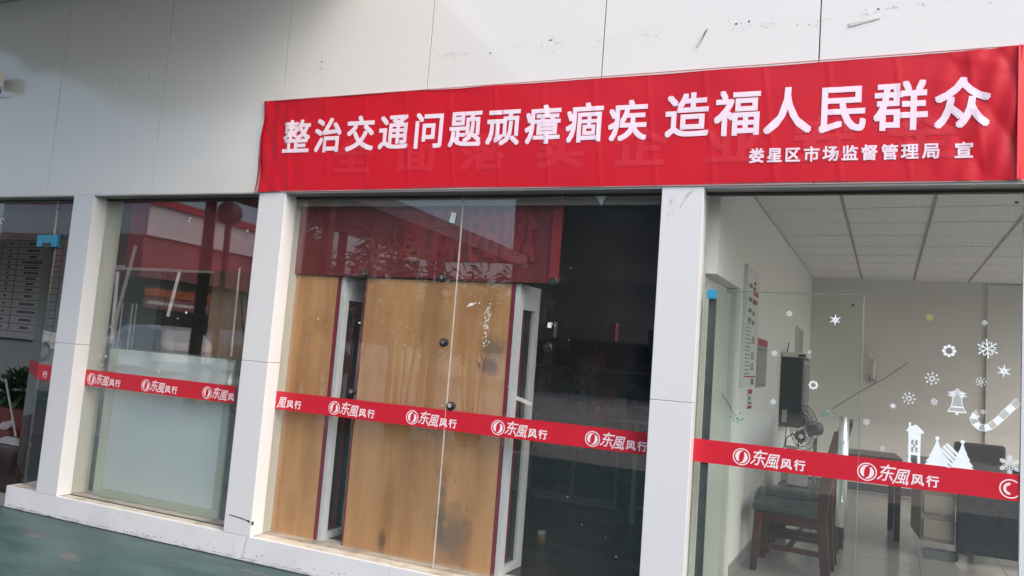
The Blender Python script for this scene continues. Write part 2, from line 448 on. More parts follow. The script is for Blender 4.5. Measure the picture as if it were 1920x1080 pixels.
# pillars
def pillar(x0, x1, label, crack=False, marks=False):
    p = thing('pillar', label, 'pillar', ((x0+x1)/2, 0.14, 0.168), 'white clad pillars of the shopfront')
    BX(x0, x1, 0.0, 0.132, 0.169, 1.3885).build('casing_lower', 'pillar_white', p, bevel=0.003)
    BX(x0, x1, 0.0, 0.132, 1.3905, 2.632).build('casing_upper', 'pillar_white', p, bevel=0.003)
    BX(x0+.004, x1-.004, 0.1335, 0.285, 0.169, 2.66).build('core', 'cream', p)
    if crack:
        MB().prism([(-3.752, .297), (-3.70, .292), (-3.64, .288), (-3.60, .281), (-3.575, .283), (-3.562, .272), (-3.57, .262), (-3.578, .27), (-3.60, .2765), (-3.66, .283), (-3.72, .2875), (-3.752, .292)], -0.0015, 0.001).build('crack', 'crack', p)
        MB().box(-3.5495, -3.548, 0.0, 0.02, .25, .275).build('chipped_edge', 'crack', p)
    if marks:
        mb = MB(); flake_patch(mb, -.745, 2.53, .03, .09, 20, smin=.003, smax=.010); flake_patch(mb, -.765, 2.46, .02, .02, 8, smin=.002, smax=.006)
        flake_patch(mb, -.64, 1.7, .1, .3, 3, smin=.002, smax=.004); flake_patch(mb, -.7, 1.15, .1, .5, 4, smin=.002, smax=.004)
        mb.prism([(-.71, 2.50), (-.66, 2.60), (-.63, 2.605), (-.65, 2.585), (-.68, 2.545), (-.70, 2.505)], -.0016, -.0004)
        mb.build('glue_mark', 'residue', p, kind='stuff')
    return p
pillar(-5.757, -5.515, 'white clad pillar between the half-open glass door and the low frosted panel')
pillar(-3.792, -3.552, 'white clad pillar with a black crack near its foot', crack=True)
pillar(-0.813, -0.571, 'white clad pillar between the plywood-backed cabinets and the snowflake window', marks=True)
pillar(2.3, 2.54, 'white clad pillar at the far right end, beyond the banner')

# ------------------------------------------------------------------ head rails
def rail(x0, x1, label):
    t = thing('head_rail', label, 'rail', ((x0+x1)/2, 0.14, 2.61), 'aluminium rails over the glass')
    BX(x0, x1, 0.10, 0.19, 2.622, 2.68).build('channel', 'alu', t, bevel=0.002)
    BX(x0, x1, 0.085, 0.0995, 2.628, 2.66).build('lip', 'alu', t)
    BX(x0, x1, 0.118, 0.142, 2.608, 2.6215).build('gasket', 'alu_dark', t)
rail(-9.0, -5.757, 'aluminium head rail over the half-open glass door at the far left')
rail(-5.515, -3.792, 'aluminium head rail over the window with the low frosted panel')
rail(-3.552, -0.813, 'aluminium head rail over the wide window in front of the plywood')
rail(-0.571, 2.299, 'aluminium head rail over the snowflake glass door')

# ------------------------------------------------------------------ tape band with emblem and lettering
def ring(mb, cx, cz, r0, r1, y, n=28, a0=0, a1=2*math.pi):
    for i in range(n):
        t0 = a0+(a1-a0)*i/n; t1 = a0+(a1-a0)*(i+1)/n
        mb.flat([(cx+r0*math.cos(t0), cz+r0*math.sin(t0)), (cx+r1*math.cos(t0), cz+r1*math.sin(t0)),
                 (cx+r1*math.cos(t1), cz+r1*math.sin(t1)), (cx+r0*math.cos(t1), cz+r0*math.sin(t1))], y)
def emblem(mb, cx, cz, r, y):
    ring(mb, cx, cz, r*0.88, r, y)
    # two swallow shapes facing each other round an almond
    for s in (1, -1):
        pts_o = []; pts_i = []
        N = 14
        for i in range(N+1):
            t = i/N
            a = R(75+t*150)                 # outer sweep on the left side
            ro = 0.78-0.06*math.sin(math.pi*t)
            if t > 0.55: ro = 0.72-0.10*(t-0.55)
            ox, oz = ro*math.cos(a), ro*math.sin(a)
            b = t*math.pi                   # almond edge
            ix = -0.30*math.sin(b)+0.10*(1-2*t); iz = 0.66*math.cos(b)
            if t > 0.8: ix, iz = ix*0.7+ox*0.3, iz*0.7+oz*0.3
            pts_o.append((cx+s*ox*r, cz+s*oz*r)); pts_i.append((cx+s*ix*r, cz+s*iz*r))
        for i in range(N):
            mb.flat([pts_o[i], pts_o[i+1], pts_i[i+1], pts_i[i]], y-0.0001)
def tape(parent, x0, x1, logos, y=0.1235, cut=None):
    t = BX(x0, x1, y, y+0.0012, 1.056, 1.186).build('tape_band', 'tape_red', parent)
    for lx, full in logos:
        mb = MB()
        if 'e' in full: emblem(mb, lx, 1.113, 0.047, y-0.0006)
        L = []
        if 'd' in full: L.append(('东', lx+.094, 1.119, .085, .092))
        if 'f' in full: L.append(('風', lx+.165, 1.109, .078, .09))
        put_text(mb, L, y-0.0006, bold=0.008, shear=0.3)
        L = []
        if '1' in full: L.append(('风', lx+.235, 1.103, .060, .060))
        if '2' in full: L.append(('行', lx+.303, 1.103, .058, .060))
        put_text(mb, L, y-0.0006, bold=0.028)
        mb.build('lettering', 'print_white', t)
    return t

# ------------------------------------------------------------------ windows
GY0, GY1 = 0.125, 0.135
def knob(parent, x, z, ch=True, s=1.0):
    mb = MB().lathe([(.010*s, 0), (.026*s, .004), (.027*s, .016), (.016*s, .024), (.004*s, .026)], (x, GY1+.001, z), 10, 'y')
    k = mb.build('glass_clamp', 'black_plastic', parent, smooth=False)
    if ch:
        MB().lathe([(.015*s, 0), (.017*s, .004), (.006*s, .006)], (x-.004, GY0-.007, z+.004), 10, 'y').build('bolt_cap', 'chrome', k)
        MB().lathe([(.026*s, 0), (.030*s, .003), (.022*s, .005)], (x, GY0-.0065, z-.002), 12, 'y').build('washer', 'black_plastic', k)
def bit(parent, pts, name='paint_fleck', m='paper', y=None):
    y = GY0-0.0025 if y is None else y
    return MB().prism(pts, y, y+0.0015).build(name, m, parent)
def flecks(parent, lst, m='paper'):
    mb = MB(); lst = [(x, z, a*.55) for x, z, a in lst]
    for x, z, a in lst: mb.prism([(x-a, z-a*.5), (x+a*.7, z-a*.8), (x+a, z+a*.4), (x-a*.6, z+a*.9)], GY0-.0025, GY0-.001)
    mb.build('dried_fleck', m, parent, kind='stuff')

# far-left bay: transom, narrow fixed pane
w0 = thing('window', 'narrow side pane and transom over the half-open glass door at the far left', 'window', (-6.9, 0.13, 0.17))
BX(-9.0, -5.757, GY0, GY1, 2.262, 2.608).build('transom_pane', 'glass', w0)
BX(-6.095, -5.757, GY0, GY1, 0.17, 2.258).build('side_pane', 'glass', w0)
BX(-6.1215, -6.1165, GY0-.004, GY1+.004, 2.31, 2.608).build('glass_joint', 'foam_strip', w0)
tape(w0, -6.095, -5.757, [(-6.30, '2')])
# squiggle letters on transom at the frame's edge
mb = MB(); ring(mb, -6.88, 2.43, .028, .036, GY0-.002, 10, -1, 3.5); ring(mb, -6.82, 2.43, .022, .030, GY0-.002, 10, 0, 5); mb.build('sticker', 'sticker_white', w0)
# open glass door leaf, swung inward
dl = thing('glass_door', 'frameless glass door leaf standing half open at the far left', 'door', (-6.1, 0.14, 0.17))
da = math.atan2(0.46, -0.78)
dl.rotation_euler = (0, 0, 0)
def leafbox(x0, x1, y0, y1, z0, z1):
    mb = MB(); mb.M = Matrix.Translation((-6.105, 0.146, 0)) @ Matrix.Rotation(da, 4, 'Z'); mb.box(x0, x1, y0, y1, z0, z1); return mb
leafbox(0.0, 0.9, -.005, .005, .19, 2.235).build('pane', 'glass', dl)
leafbox(0.895, 0.904, -.0045, .0045, .19, 2.235).build('edge_strip', mat('glass_edge', (0.25, 0.35, 0.3), 0.3), dl)
leafbox(0.01, 0.89, .0055, .0065, 1.056, 1.186).build('tape_band', 'tape_red', dl)
leafbox(0.0, 0.16, -.018, .018, 2.19, 2.255).build('hinge_plate', 'black_plastic', dl)
leafbox(0.0, 0.16, -.018, .018, .172, .21).build('hinge_plate', 'black_plastic', dl)
BX(-6.283, -6.025, 0.095, 0.124, 2.20, 2.305).build('hinge_cover', 'blue_plastic', dl, bevel=0.004)
BX(-6.20, -6.10, 0.09, 0.0945, 2.195, 2.235).build('hinge_cap', 'black_plastic', dl)

# bay with the low frosted panel
w1 = thing('window', 'tall window with tape scraps above a low frosted glass panel', 'window', (-4.65, 0.13, 0.17))
BX(-5.513, -3.794, GY0, GY1, 0.172, 2.608).build('pane', 'glass', w1)
BX(-5.513, -3.794, .112, .124, .1675, .1715).build('bottom_channel', 'alu_dark', w1)
tape(w1, -5.515, -3.93, [(-5.44, 'edf12'), (-4.832, 'edf12'), (-4.20, 'edf1')])
def strip(x0, z0, x1, z1, wd, m='foam_strip', nm='tape_strip'):
    d = Vector((x1-x0, 0, z1-z0)).normalized(); n = Vector((-d.z, 0, d.x))*wd/2
    a = Vector((x0, 0, z0)); b = Vector((x1, 0, z1))
    MB().prism([((p+q).x, (p+q).z) for p, q in ((a, -n), (b, -n), (b, n), (a, n))], GY1+.001, GY1+.006).build(nm, m, w1)
strip(-4.634, 2.03, -4.703, 1.67, .03)
strip(-5.311, 2.01, -5.284, 1.42, .034)
strip(-4.031, 2.08, -4.02, 1.404, .014)
strip(-5.143, 2.234, -5.28, 1.55, .035, 'film_tape')
flecks(w1, [(-4.58, 2.44, .018), (-4.57, 2.46, .015), (-3.98, 2.365, .018), (-4.50, 1.71, .02), (-4.58, 1.66, .01), (-5.37, 1.31, .02), (-5.31, 1.31, .02), (-5.34, 1.235, .014), (-4.72, 1.24, .013), (-4.71, 1.23, .016), (-5.3, 1.55, .012)])
bit(w1, [(-4.01, 1.20), (-3.985, 1.19), (-3.97, 1.215), (-3.985, 1.25), (-3.99, 1.29), (-3.995, 1.25), (-4.01, 1.225)])
# low frosted panel: a boxed-in pane with board behind
lp = thing('low_glass_panel', 'waist-high glass panel with white backing board and white frame behind the window', 'panel', (-4.7, 0.24, 0.17))
BX(-5.46, -4.055, 0.205, 0.213, .172, 1.378).build('pane', 'glass_green', lp)
BX(-5.47, -4.06, 0.2045, 0.214, 1.379, 1.385).build('top_edge', mat('glass_edge2', (0.12, 0.18, 0.15), 0.3), lp)
BX(-5.30, -4.135, 0.236, 0.248, .23, 1.372).build('backing_board', 'frost', lp)
for a in ((-5.40, -5.302), (-4.133, -4.068)): BX(a[0], a[1], 0.23, 0.255, .172, 1.372).build('frame_side', 'cream', lp, bevel=.002)
BX(-5.302, -4.133, 0.228, 0.256, .172, .228).build('frame_bottom', 'cream', lp, bevel=.002)
BX(-4.055, -3.80, 0.236, 0.25, .172, 1.38).build('side_board', mat('marbled', (0.17, 0.19, 0.20), 0.3, col2=(0.11, 0.12, 0.13), vscale=5), lp)
MB().prism([(-4.05, 1.0), (-3.95, .93), (-3.88, .9), (-3.88, .896), (-3.955, .922), (-4.05, .992)], .233, .2355).build('crack', 'crack', lp)
MB().prism([(-4.03, .40), (-3.96, .47), (-3.91, .52), (-3.86, .55), (-3.86, .544), (-3.915, .511), (-3.965, .46), (-4.03, .393)], .233, .2355).build('crack', 'crack', lp)

# middle bay
w2 = thing('window', 'wide two-pane window in front of the plywood-backed cabinets', 'window', (-2.18, 0.13, 0.17))
BX(-3.55, -2.172, GY0, GY1, 0.172, 2.608).build('pane', 'glass', w2)
BX(-2.168, -0.815, GY0, GY1, 0.172, 2.608).build('pane', 'glass', w2)
BX(-2.1722, -2.1678, GY0-.002, GY1+.002, .172, 2.608).build('silicone_joint', 'foam_strip', w2)
BX(-3.55, -0.815, .1365, .1385, 2.555, 2.607).build('frosted_edge', 'film_tape', w2)
tape(w2, -3.552, -.815, [(-3.655, 'f12'), (-3.04, 'edf12'), (-2.415, 'edf12'), (-1.79, 'edf12'), (-1.168, 'edf12')])
for x, z, c in [(-2.893, 2.065, 1), (-2.279, 2.059, 1), (-1.49, 2.058, 1), (-2.23, 1.627, 1), (-2.911, 1.236, 1), (-2.14, 1.215, 1), (-1.497, 1.642, 1)]:
    knob(w2, x, z, c)
bit(w2, [(-2.262, 2.44), (-2.222, 2.43), (-2.212, 2.50), (-2.25, 2.51)], 'paper_tag', mat('paper_mint', (0.55, 0.68, 0.6), 0.7))
bit(w2, [(-1.683, 1.325), (-1.68, 1.30), (-1.575, 1.268), (-1.572, 1.293)], 'tape_scrap', 'foam_strip')
bit(w2, [(-1.505, 1.80), (-1.48, 1.802), (-1.482, 1.765), (-1.508, 1.77)], 'paper_tag', 'paper')
bit(w2, [(-2.08, 1.87), (-2.03, 1.885), (-2.03, 1.90), (-2.06, 1.898)], 'tape_scrap', 'paper')
bit(w2, [(-1.27, 2.635), (-1.17, 2.635), (-1.21, 2.55)], 'tape_scrap', 'film_white')
bit(w2, [(-1.50, 2.632), (-1.44, 2.632), (-1.47, 2.60)], 'tape_scrap', 'film_white')
random.seed(11)
fl = []
for i in range(46): fl.append((random.choice([-2.42, -2.55, -2.75, -3.2, -2.0, -1.92])+random.gauss(0, .05), random.uniform(1.35, 2.0), random.uniform(.002, .006)))
fl += [(-2.02, 1.90, .012), (-1.99, 1.90, .009), (-1.91, 1.90, .008), (-2.13, 2.06, .006), (-1.48, 1.795, .012), (-1.46, 1.785, .007), (-2.23, 1.625, .014), (-2.90, 1.72, .014), (-1.36, 1.7, .005),
       (-2.13, 1.225, .012), (-2.08, 1.22, .008), (-2.20, 1.215, .009), (-2.61, 1.13, .004), (-1.3, .75, .008), (-1.2, .6, .006), (-1.05, .55, .005), (-.98, .45, .008), (-1.38, 2.15, .005), (-3.25, 1.73, .01)]
flecks(w2, fl)
mb = MB()
for i in range(60):   # dried drips on the pane
    x = random.gauss(-1.93, .012); z = random.uniform(1.62, 1.88); a = random.uniform(.002, .006)
    mb.prism([(x-a, z-a), (x+a, z-a*.8), (x+a*.6, z+a*2)], GY0-.0022, GY0-.0012)
mb.build('drip', 'film_white', w2, kind='stuff')

# snowflake bay: door leaf and fixed pane
w3 = thing('window', 'fixed pane with christmas stickers, wrapping over and right of the glass door', 'window', (0.3, 0.13, 0.17))
MB().prism([(-.569, 2.608), (1.008, 2.608), (1.008, .172), (.292, .172), (.292, 2.050), (-.569, 2.050)], GY0, GY1).build('pane', 'glass', w3)
BX(1.0085, 1.030, .118, .142, .172, 2.608).build('edge_profile', 'white_metal', w3)
tape(w3, .288, 1.0085, [(.329, 'edf12')])
mb = MB(); ring(mb, .9685, 1.113, .041, .047, .1229, 22, R(48), R(318)); ring(mb, .9685, 1.113, .018, .03, .1229, 12, R(90), R(270)); mb.build('torn_emblem', 'print_white', w3)
w4 = thing('window', 'plain pane beyond the snowflake window, right of the white edge profile', 'window', (1.7, 0.13, 0.17))
BX(1.034, 2.298, GY0, GY1, .172, 2.608).build('pane', 'glass', w4)
dd = thing('glass_door', 'glass door with long steel pull bar and small snowflakes', 'door', (-0.1, 0.13, 0.17))
BX(-.484, .286, GY0, GY1, .185, 2.043).build('pane', 'glass_green', dd)
BX(-.484, .286, GY0-.0005, GY1+.0005, 2.0435, 2.047).build('top_edge', mat('glass_edge2', (0.1, 0.15, 0.12), 0.3), dd)
BX(.2865, .2895, GY0-.001, GY1+.001, .185, 2.043).build('side_edge', 'glass_edge', dd)
BX(-.530, -.488, .14, .18, .172, 2.02).build('hinge_post', mat('post_grey', (0.045, 0.055, 0.058), 0.5, var=0.2, vscale=6), dd, bevel=.003)
BX(-.537, -.484, .10, .1235, 1.993, 2.046).build('hinge_cover', 'blue_plastic', dd, bevel=.003)
tape(dd, -.569, .286, [(-.305, 'edf12')])
h = MB().tube([(.215, .185, 1.385), (.215, .185, .80)], .026, 18).build('handle', 'steel', dd, smooth=True)
MB().tube([(.215, .170, 1.25), (.215, .136, 1.25)], .007, 8).tube([(.215, .170, .93), (.215, .136, .93)], .007, 8).build('standoff', 'steel', h)
# --- stickers
SY = GY0-0.0008
def poly_rot(pts, a, cx, cz):
    return [(cx+x*math.cos(a)-z*math.sin(a), cz+x*math.sin(a)+z*math.cos(a)) for x, z in pts]
def dot(mb, x, z, r, y=SY, n=8): mb.flat([(x+r*math.cos(2*math.pi*k/n), z+r*math.sin(2*math.pi*k/n)) for k in range(n)], y)
def snow(parent, kind, cx, cz, r, m='sticker_white', rot=0.0):
    mb = MB(); y = SY
    if kind == 'star':       # six sharp points
        for k in range(6):
            a = k*math.pi/3+rot
            mb.flat(poly_rot([(-.12*r, .2*r), (0, r), (.12*r, .2*r), (.05*r, .12*r), (-.05*r, .12*r)], a, cx, cz), y)
            mb.flat(poly_rot([(-.05*r, .1*r), (0, .55*r), (.05*r, .1*r)], a+math.pi/6, cx, cz), y-.0001)
    elif kind == 'arms':     # branched arms
        for k in range(6):
            a = k*math.pi/3+rot
            mb.flat(poly_rot([(-.05*r, 0), (-.05*r, .9*r), (.05*r, .9*r), (.05*r, 0)], a, cx, cz), y-.00005*k)
            for s in (1, -1): mb.flat(poly_rot([(0, .45*r), (s*.28*r, .70*r), (s*.33*r, .64*r), (0, .35*r)], a, cx, cz), y-.0004)
            dx, dz = poly_rot([(0, .92*r)], a, cx, cz)[0]; dot(mb, dx, dz, .09*r, y-.0005)
            for s in (1, -1):
                dx, dz = poly_rot([(s*.3*r, .68*r)], a, cx, cz)[0]; dot(mb, dx, dz, .06*r, y-.0005, 6)
    elif kind == 'dots':     # ring of dots
        for k in range(8):
            a = k*math.pi/4+rot; dot(mb, cx+.84*r*math.cos(a), cz+.84*r*math.sin(a), .14*r, y)
            dot(mb, cx+.55*r*math.cos(a), cz+.55*r*math.sin(a), .06*r, y, 6)
            dot(mb, cx+.32*r*math.cos(a), cz+.32*r*math.sin(a), .08*r, y, 6)
        ring(mb, cx, cz, .26*r, .38*r, y-.0001, 14)
    elif kind == 'ringlet':
        for k in range(8):
            a = k*math.pi/4+rot; dot(mb, cx+.7*r*math.cos(a), cz+.7*r*math.sin(a), .26*r, y-.0001*(k % 2))
    elif kind == 'lace':     # lacy big flake
        for k in range(6):
            a = k*math.pi/3+rot
            mb.flat(poly_rot([(-.03*r, .1*r), (-.03*r, .95*r), (.03*r, .95*r), (.03*r, .1*r)], a, cx, cz), y-.00005*k)
            px, pz = poly_rot([(0, .74*r)], a, cx, cz)[0]
            ring(mb, px, pz, .15*r, .21*r, y-.0004, 8); ring(mb, px, pz, .05*r, .10*r, y-.0004, 6)
            for s in (1, -1):
                mb.flat(poly_rot([(0, .30*r), (s*.30*r, .52*r), (s*.32*r, .47*r), (0, .23*r)], a, cx, cz), y-.0005)
                mb.flat(poly_rot([(0, .50*r), (s*.20*r, .66*r), (s*.22*r, .61*r), (0, .44*r)], a, cx, cz), y-.0005)
    else:                    # small blossom
        for k in range(6):
            a = k*math.pi/3+rot
            mb.flat(poly_rot([(0, .2*r), (-.17*r, .65*r), (-.1*r, r), (.1*r, r), (.17*r, .65*r)], a, cx, cz), y)
        ring(mb, cx, cz, .06*r, .16*r, y-.0002, 8)
    return mb.build('snowflake_sticker', m, parent)
for k, x, z, r, p in [('blossom', -.087, 1.93, .017, dd), ('star', .149, 1.907, .036, dd), ('blossom', -.156, 1.704, .017, dd), ('blossom', .026, 1.723, .011, dd),
                      ('ringlet', .051, 1.544, .026, dd), ('blossom', -.151, 1.434, .016, dd), ('blossom', -.0, 1.26, .012, dd), ('blossom', .318, 1.372, .017, w3),
                      ('ringlet', .692, 1.776, .034, w3), ('arms', .861, 1.799, .048, w3), ('star', .934, 1.691, .038, w3), ('dots', .618, 1.627, .033, w3),
                      ('dots', .515, 1.515, .032, w3), ('star', .442, 1.469, .021, w3), ('blossom', .63, 1.509, .018, w3), ('dots', .836, 1.629, .024, w3),
                      ('blossom', .847, 1.931, .013, w3), ('blossom', .848, 1.479, .013, w3), ('blossom', .4, 1.242, .013, w3), ('lace', .965, 1.229, .050, w3)]:
    snow(p, k, x, z, r, rot=random.uniform(-.1, .1))
# house
mb = MB()
hx = .548
for pts in [[(hx-.038, 1.176), (hx-.030, 1.185), (hx-.018, 1.185), (hx-.018, 1.225), (hx-.012, 1.238), (hx-.029, 1.34), (hx-.029, 1.18)],]:
    pass
def rect(mb, x0, x1, z0, z1, y=SY): mb.flat([(x0, z0), (x1, z0), (x1, z1), (x0, z1)], y)
rect(mb, hx-.040, hx+.036, 1.174, 1.182)
rect(mb, hx-.030, hx-.017, 1.182, 1.345); rect(mb, hx+.013, hx+.026, 1.182, 1.345)
rect(mb, hx-.017, hx+.013, 1.226, 1.240); rect(mb, hx-.017, hx+.013, 1.266, 1.278); rect(mb, hx-.017, hx+.013, 1.304, 1.345)
rect(mb, hx-.006, hx+.001, 1.240, 1.304)
mb.flat([(hx-.044, 1.345), (hx+.042, 1.340), (hx+.036, 1.352), (hx+.004, 1.384), (hx-.030, 1.366)], SY-.0002)
rect(mb, hx-.030, hx-.020, 1.36, 1.392, SY-.0003)
mb.build('house_sticker', 'sticker_white', w3)
def fir(x0, x1, z0, zt, name='fir_tree_sticker'):
    mb = MB(); cx = (x0+x1)/2; w_ = (x1-x0)/2; N = 5; L = []; Rr = []
    for i in range(N):
        t0 = i/N; t1 = (i+1)/N
        wo = w_*(t1**1.15); wi = w_*(t0**1.15)*0.72
        z_a = zt-(zt-z0)*t0; z_b = zt-(zt-z0)*t1
        a = z_a; mb.flat([(cx-wi-.002, a+.001), (cx-wo, z_b), (cx+wo, z_b), (cx+wi+.002, a+.001)], SY-.0001*i)
    dot(mb, cx, zt+.006, .010, SY-.0006, 10)
    mb.build(name, 'sticker_white', w3)
fir(.582, .716, 1.173, 1.318); fir(.698, .825, 1.171, 1.312)
mb = MB()
ex, ez, rx, rz = .705, 1.243, .044, .062
dx, dz = .70, -.71
for i in range(6):
    q = []
    for off in (-.050+.0185*i, -.050+.0185*i+.0135):      # chords of an oval, sloping down to the right
        ox, oz = ex+.71*off, ez+.70*off
        A = (dx/rx)**2+(dz/rz)**2; B = 2*((ox-ex)*dx/rx**2+(oz-ez)*dz/rz**2); C_ = ((ox-ex)/rx)**2+((oz-ez)/rz)**2-1
        D_ = B*B-4*A*C_
        if D_ <= 0: q = None; break
        t0, t1 = (-B-math.sqrt(D_))/2/A, (-B+math.sqrt(D_))/2/A
        q.append(((ox+dx*t0, oz+dz*t0), (ox+dx*t1, oz+dz*t1)))
    if q: mb.flat([q[0][0], q[0][1], q[1][1], q[1][0]], SY-.0008)
mb.build('striped_tree_sticker', 'sticker_white', w3)
# bell
bx = .733
bell = [(1.552, .008), (1.546, .017), (1.534, .022), (1.515, .0235), (1.497, .027), (1.484, .033), (1.474, .040), (1.467, .041)]
mb = MB(); ms = MB()
for (z0, w0_), (z1, w1_) in zip(bell[:-1], bell[1:]):
    mb.flat([(bx-w0_, z0), (bx+w0_, z0), (bx+w1_, z1), (bx-w1_, z1)], SY)
    for s_ in (1, -1): ms.flat([(bx+s_*w0_, z0), (bx+s_*(w0_-.004), z0), (bx+s_*(w1_-.004), z1), (bx+s_*w1_, z1)], SY-.0004)
mb.build('bell_sticker', 'film_faint', w3)
rect(ms, bx-.030, bx+.030, 1.488, 1.495, SY-.0006); rect(ms, bx-.041, bx+.041, 1.464, 1.4695, SY-.0006); dot(ms, bx, 1.458, .007, SY-.0006)
ring(ms, bx, 1.575, .005, .010, SY-.0006, 10)
for s_ in (1, -1):
    for a_, L_ in ((.15, .046), (-.25, .050), (-.6, .036), (.5, .030)):
        c_x, s_x = math.cos(a_), math.sin(a_)
        ms.flat([(bx, 1.558), (bx+s_*(L_*.5*c_x-.005*s_x), 1.558+L_*.5*s_x+.006), (bx+s_*L_*c_x, 1.558+L_*s_x), (bx+s_*(L_*.5*c_x+.003*s_x), 1.558+L_*.5*s_x-.004)], SY-.0008-.0001*(a_ > 0))
ms.build('bell_outline_sticker', 'sticker_white', w3)
# candy cane
path = [(1.000, 1.550), (.975, 1.520), (.95, 1.490), (.925, 1.458), (.90, 1.428), (.878, 1.408), (.855, 1.398), (.833, 1.402), (.815, 1.418), (.806, 1.440), (.815, 1.462), (.828, 1.470)]
mb = MB(); ms = MB(); hw = .017
nrm = []
for i, p in enumerate(path):
    a = path[max(i-1, 0)]; b = path[min(i+1, len(path)-1)]
    d = Vector((b[0]-a[0], b[1]-a[1])).normalized(); nrm.append((-d.y, d.x))
for i in range(len(path)-1):
    (x0, z0), (x1, z1) = path[i], path[i+1]; n0, n1 = nrm[i], nrm[i+1]
    q = [(x0+n0[0]*hw, z0+n0[1]*hw), (x0-n0[0]*hw, z0-n0[1]*hw), (x1-n1[0]*hw, z1-n1[1]*hw), (x1+n1[0]*hw, z1+n1[1]*hw)]
    (ms if i % 2 else mb).flat(q, SY-.0002)
    for s in (1, -1):
        ms.flat([(x0+s*n0[0]*hw, z0+s*n0[1]*hw), (x0+s*n0[0]*(hw-.003), z0+s*n0[1]*(hw-.003)), (x1+s*n1[0]*(hw-.003), z1+s*n1[1]*(hw-.003)), (x1+s*n1[0]*hw, z1+s*n1[1]*hw)], SY-.0006)
mb.build('candy_cane_sticker', 'film_faint', w3); ms.build('candy_cane_stripe_sticker', 'sticker_white', w3)
# twig decals with green blossoms
mat('twig', (0.03, 0.03, 0.03), 0.8)
mb = MB().tube([(-.43, SY, 1.456), (-.39, SY, 1.40), (-.36, SY, 1.345)], .0022, 5); mb.build('twig_sticker', 'twig', dd)
mb = MB().tube([(.15, SY-.003, 1.425), (.285, SY-.003, 1.53), (.40, SY-.003, 1.61), (.505, SY-.003, 1.701)], .0018, 5); mb.build('twig_sticker', 'twig', dd)
for cx, cz, p in ((-.335, 1.325, dd), (.125, 1.395, dd)):
    mb = MB()
    random.seed(int(cx*1000)+5)
    for i in range(34):
        a = random.uniform(0, 6.28); r = random.uniform(0, .038); x = cx+r*math.cos(a); z = cz+r*.85*math.sin(a)
        t = random.uniform(0, 6.28); s = random.uniform(.004, .013)
        mb.flat([(x+s*math.cos(t), z+s*math.sin(t)), (x+s*.4*math.cos(t+1.6), z+s*.4*math.sin(t+1.6)), (x-s*math.cos(t), z-s*math.sin(t)), (x+s*.4*math.cos(t-1.6), z+s*.4*math.sin(t-1.6))], SY-.0008-i*.00003)
    mb.build('blossom_sticker', 'film_green', p)
mb = MB(); dot(mb, .601, 1.945, .019, SY, 14); mb.build('yellow_dot_sticker', 'film_yellow', w3)
bit(w3, [(.968, 2.55), (.984, 2.55), (.984, 2.56), (.968, 2.56)], 'screw_cap', 'black_plastic')
bit(dd, [(.228, 1.985), (.240, 1.985), (.240, 1.998), (.228, 1.998)], 'screw_cap', 'alu_dark')
random.seed(5)

# ================================================================== BANNER OUTSIDE
def ban_h(x, z):
    t = (x+3.82)/4.77; u = (z-2.64)/.685
    h = .010+.0016*math.sin(x*5+z*3)+.0012*math.sin(x*13-z*7)
    e = max(0, 1-t/.09)                       # left end folds
    h += e*(.006*abs(math.sin(u*7+x*22))+.003*math.sin(x*60+u*3))
    f = max(0, (t-.90)/.10)                   # right end gathers
    h += f*(.009*abs(math.sin(u*6+x*14+1))+.004*math.sin(x*55-u*9))
    h += .004*max(0, u-.8)*5*math.sin(x*9)    # soft scallops at the top hem
    # diagonal pull creases from the upper right corner
    q = (x-.95)*.35+(z-3.32)
    h += 0.0035*max(0, 1-abs(x-.5)/.9)*max(0, math.sin(q*40))*max(0, 1-abs(q)/.3)
    h += .0022*math.exp(-((x*3.0+z*.4) % 1-.5)**2*900)  # pressed fold lines
    return h
def ban_edge(x0, x1, u):   # the outline is not quite straight
    pass
NX, NZ = 420, 64
mb = MB(); vs = []; fs = []
for j in range(NZ+1):
    for i in range(NX+1):
        a = i/NX; b = j/NZ
        xl = -3.812-.022*b+.012*math.sin(b*9)+.014*(1-b); xr = .955+.006*math.sin(b*7)
        x = xl+(xr-xl)*a
        zb = 2.643-.004*math.sin(a*14)-.012*max(0, 1-a*22); zt = 3.322+.004*math.sin(a*6+1)+.006*max(0, a-.97)/.03
        z = zb+(zt-zb)*b
        vs.append((x, -ban_h(x, z), z))
for j in range(NZ):
    for i in range(NX):
        a = j*(NX+1)+i; fs.append((a, a+1, a+NX+2, a+NX+1))
mb.add(vs, fs)
ban = thing('banner', 'long red cloth banner with white chinese slogan hung across the wall', 'banner', (-1.43, 0, 2.64))
cloth = mb.build('cloth', 'banner_red', ban, smooth=True)
# folded-back side hems
mb = MB()
N = 24
for i in range(N):
    z0 = 2.64+.68*i/N; z1 = 2.64+.68*(i+1)/N
    f = lambda z: (-3.812-.012+.010*math.sin(z*14), -3.875-.012*math.sin(z*11)+.05*((z-2.64)/.68))
    a0, b0 = f(z0); a1, b1 = f(z1)
    mb.quad((a0+.02, -.022, z0), (b0+.025, -.004, z0), (b1+.025, -.004, z1), (a1+.02, -.022, z1))
mb.build('left_hem', 'banner_red', ban, smooth=True)
mb = MB()
for i in range(N):
    z0 = 2.642+.69*i/N; z1 = 2.642+.69*(i+1)/N
    mb.quad((.94, -.030, z0), (.985+.006*math.sin(z0*9), -.006, z0), (.985+.006*math.sin(z1*9), -.006, z1), (.94, -.030, z1))
mb.build('right_hem', 'banner_red', ban, smooth=True)
MB().tube([(-3.83, -.012, 3.326), (-1.5, -.014, 3.327), (.985, -.012, 3.332)], .0035, 6).build('top_cord', mat('pink_cord', (0.6, 0.3, 0.3), 0.7), ban)
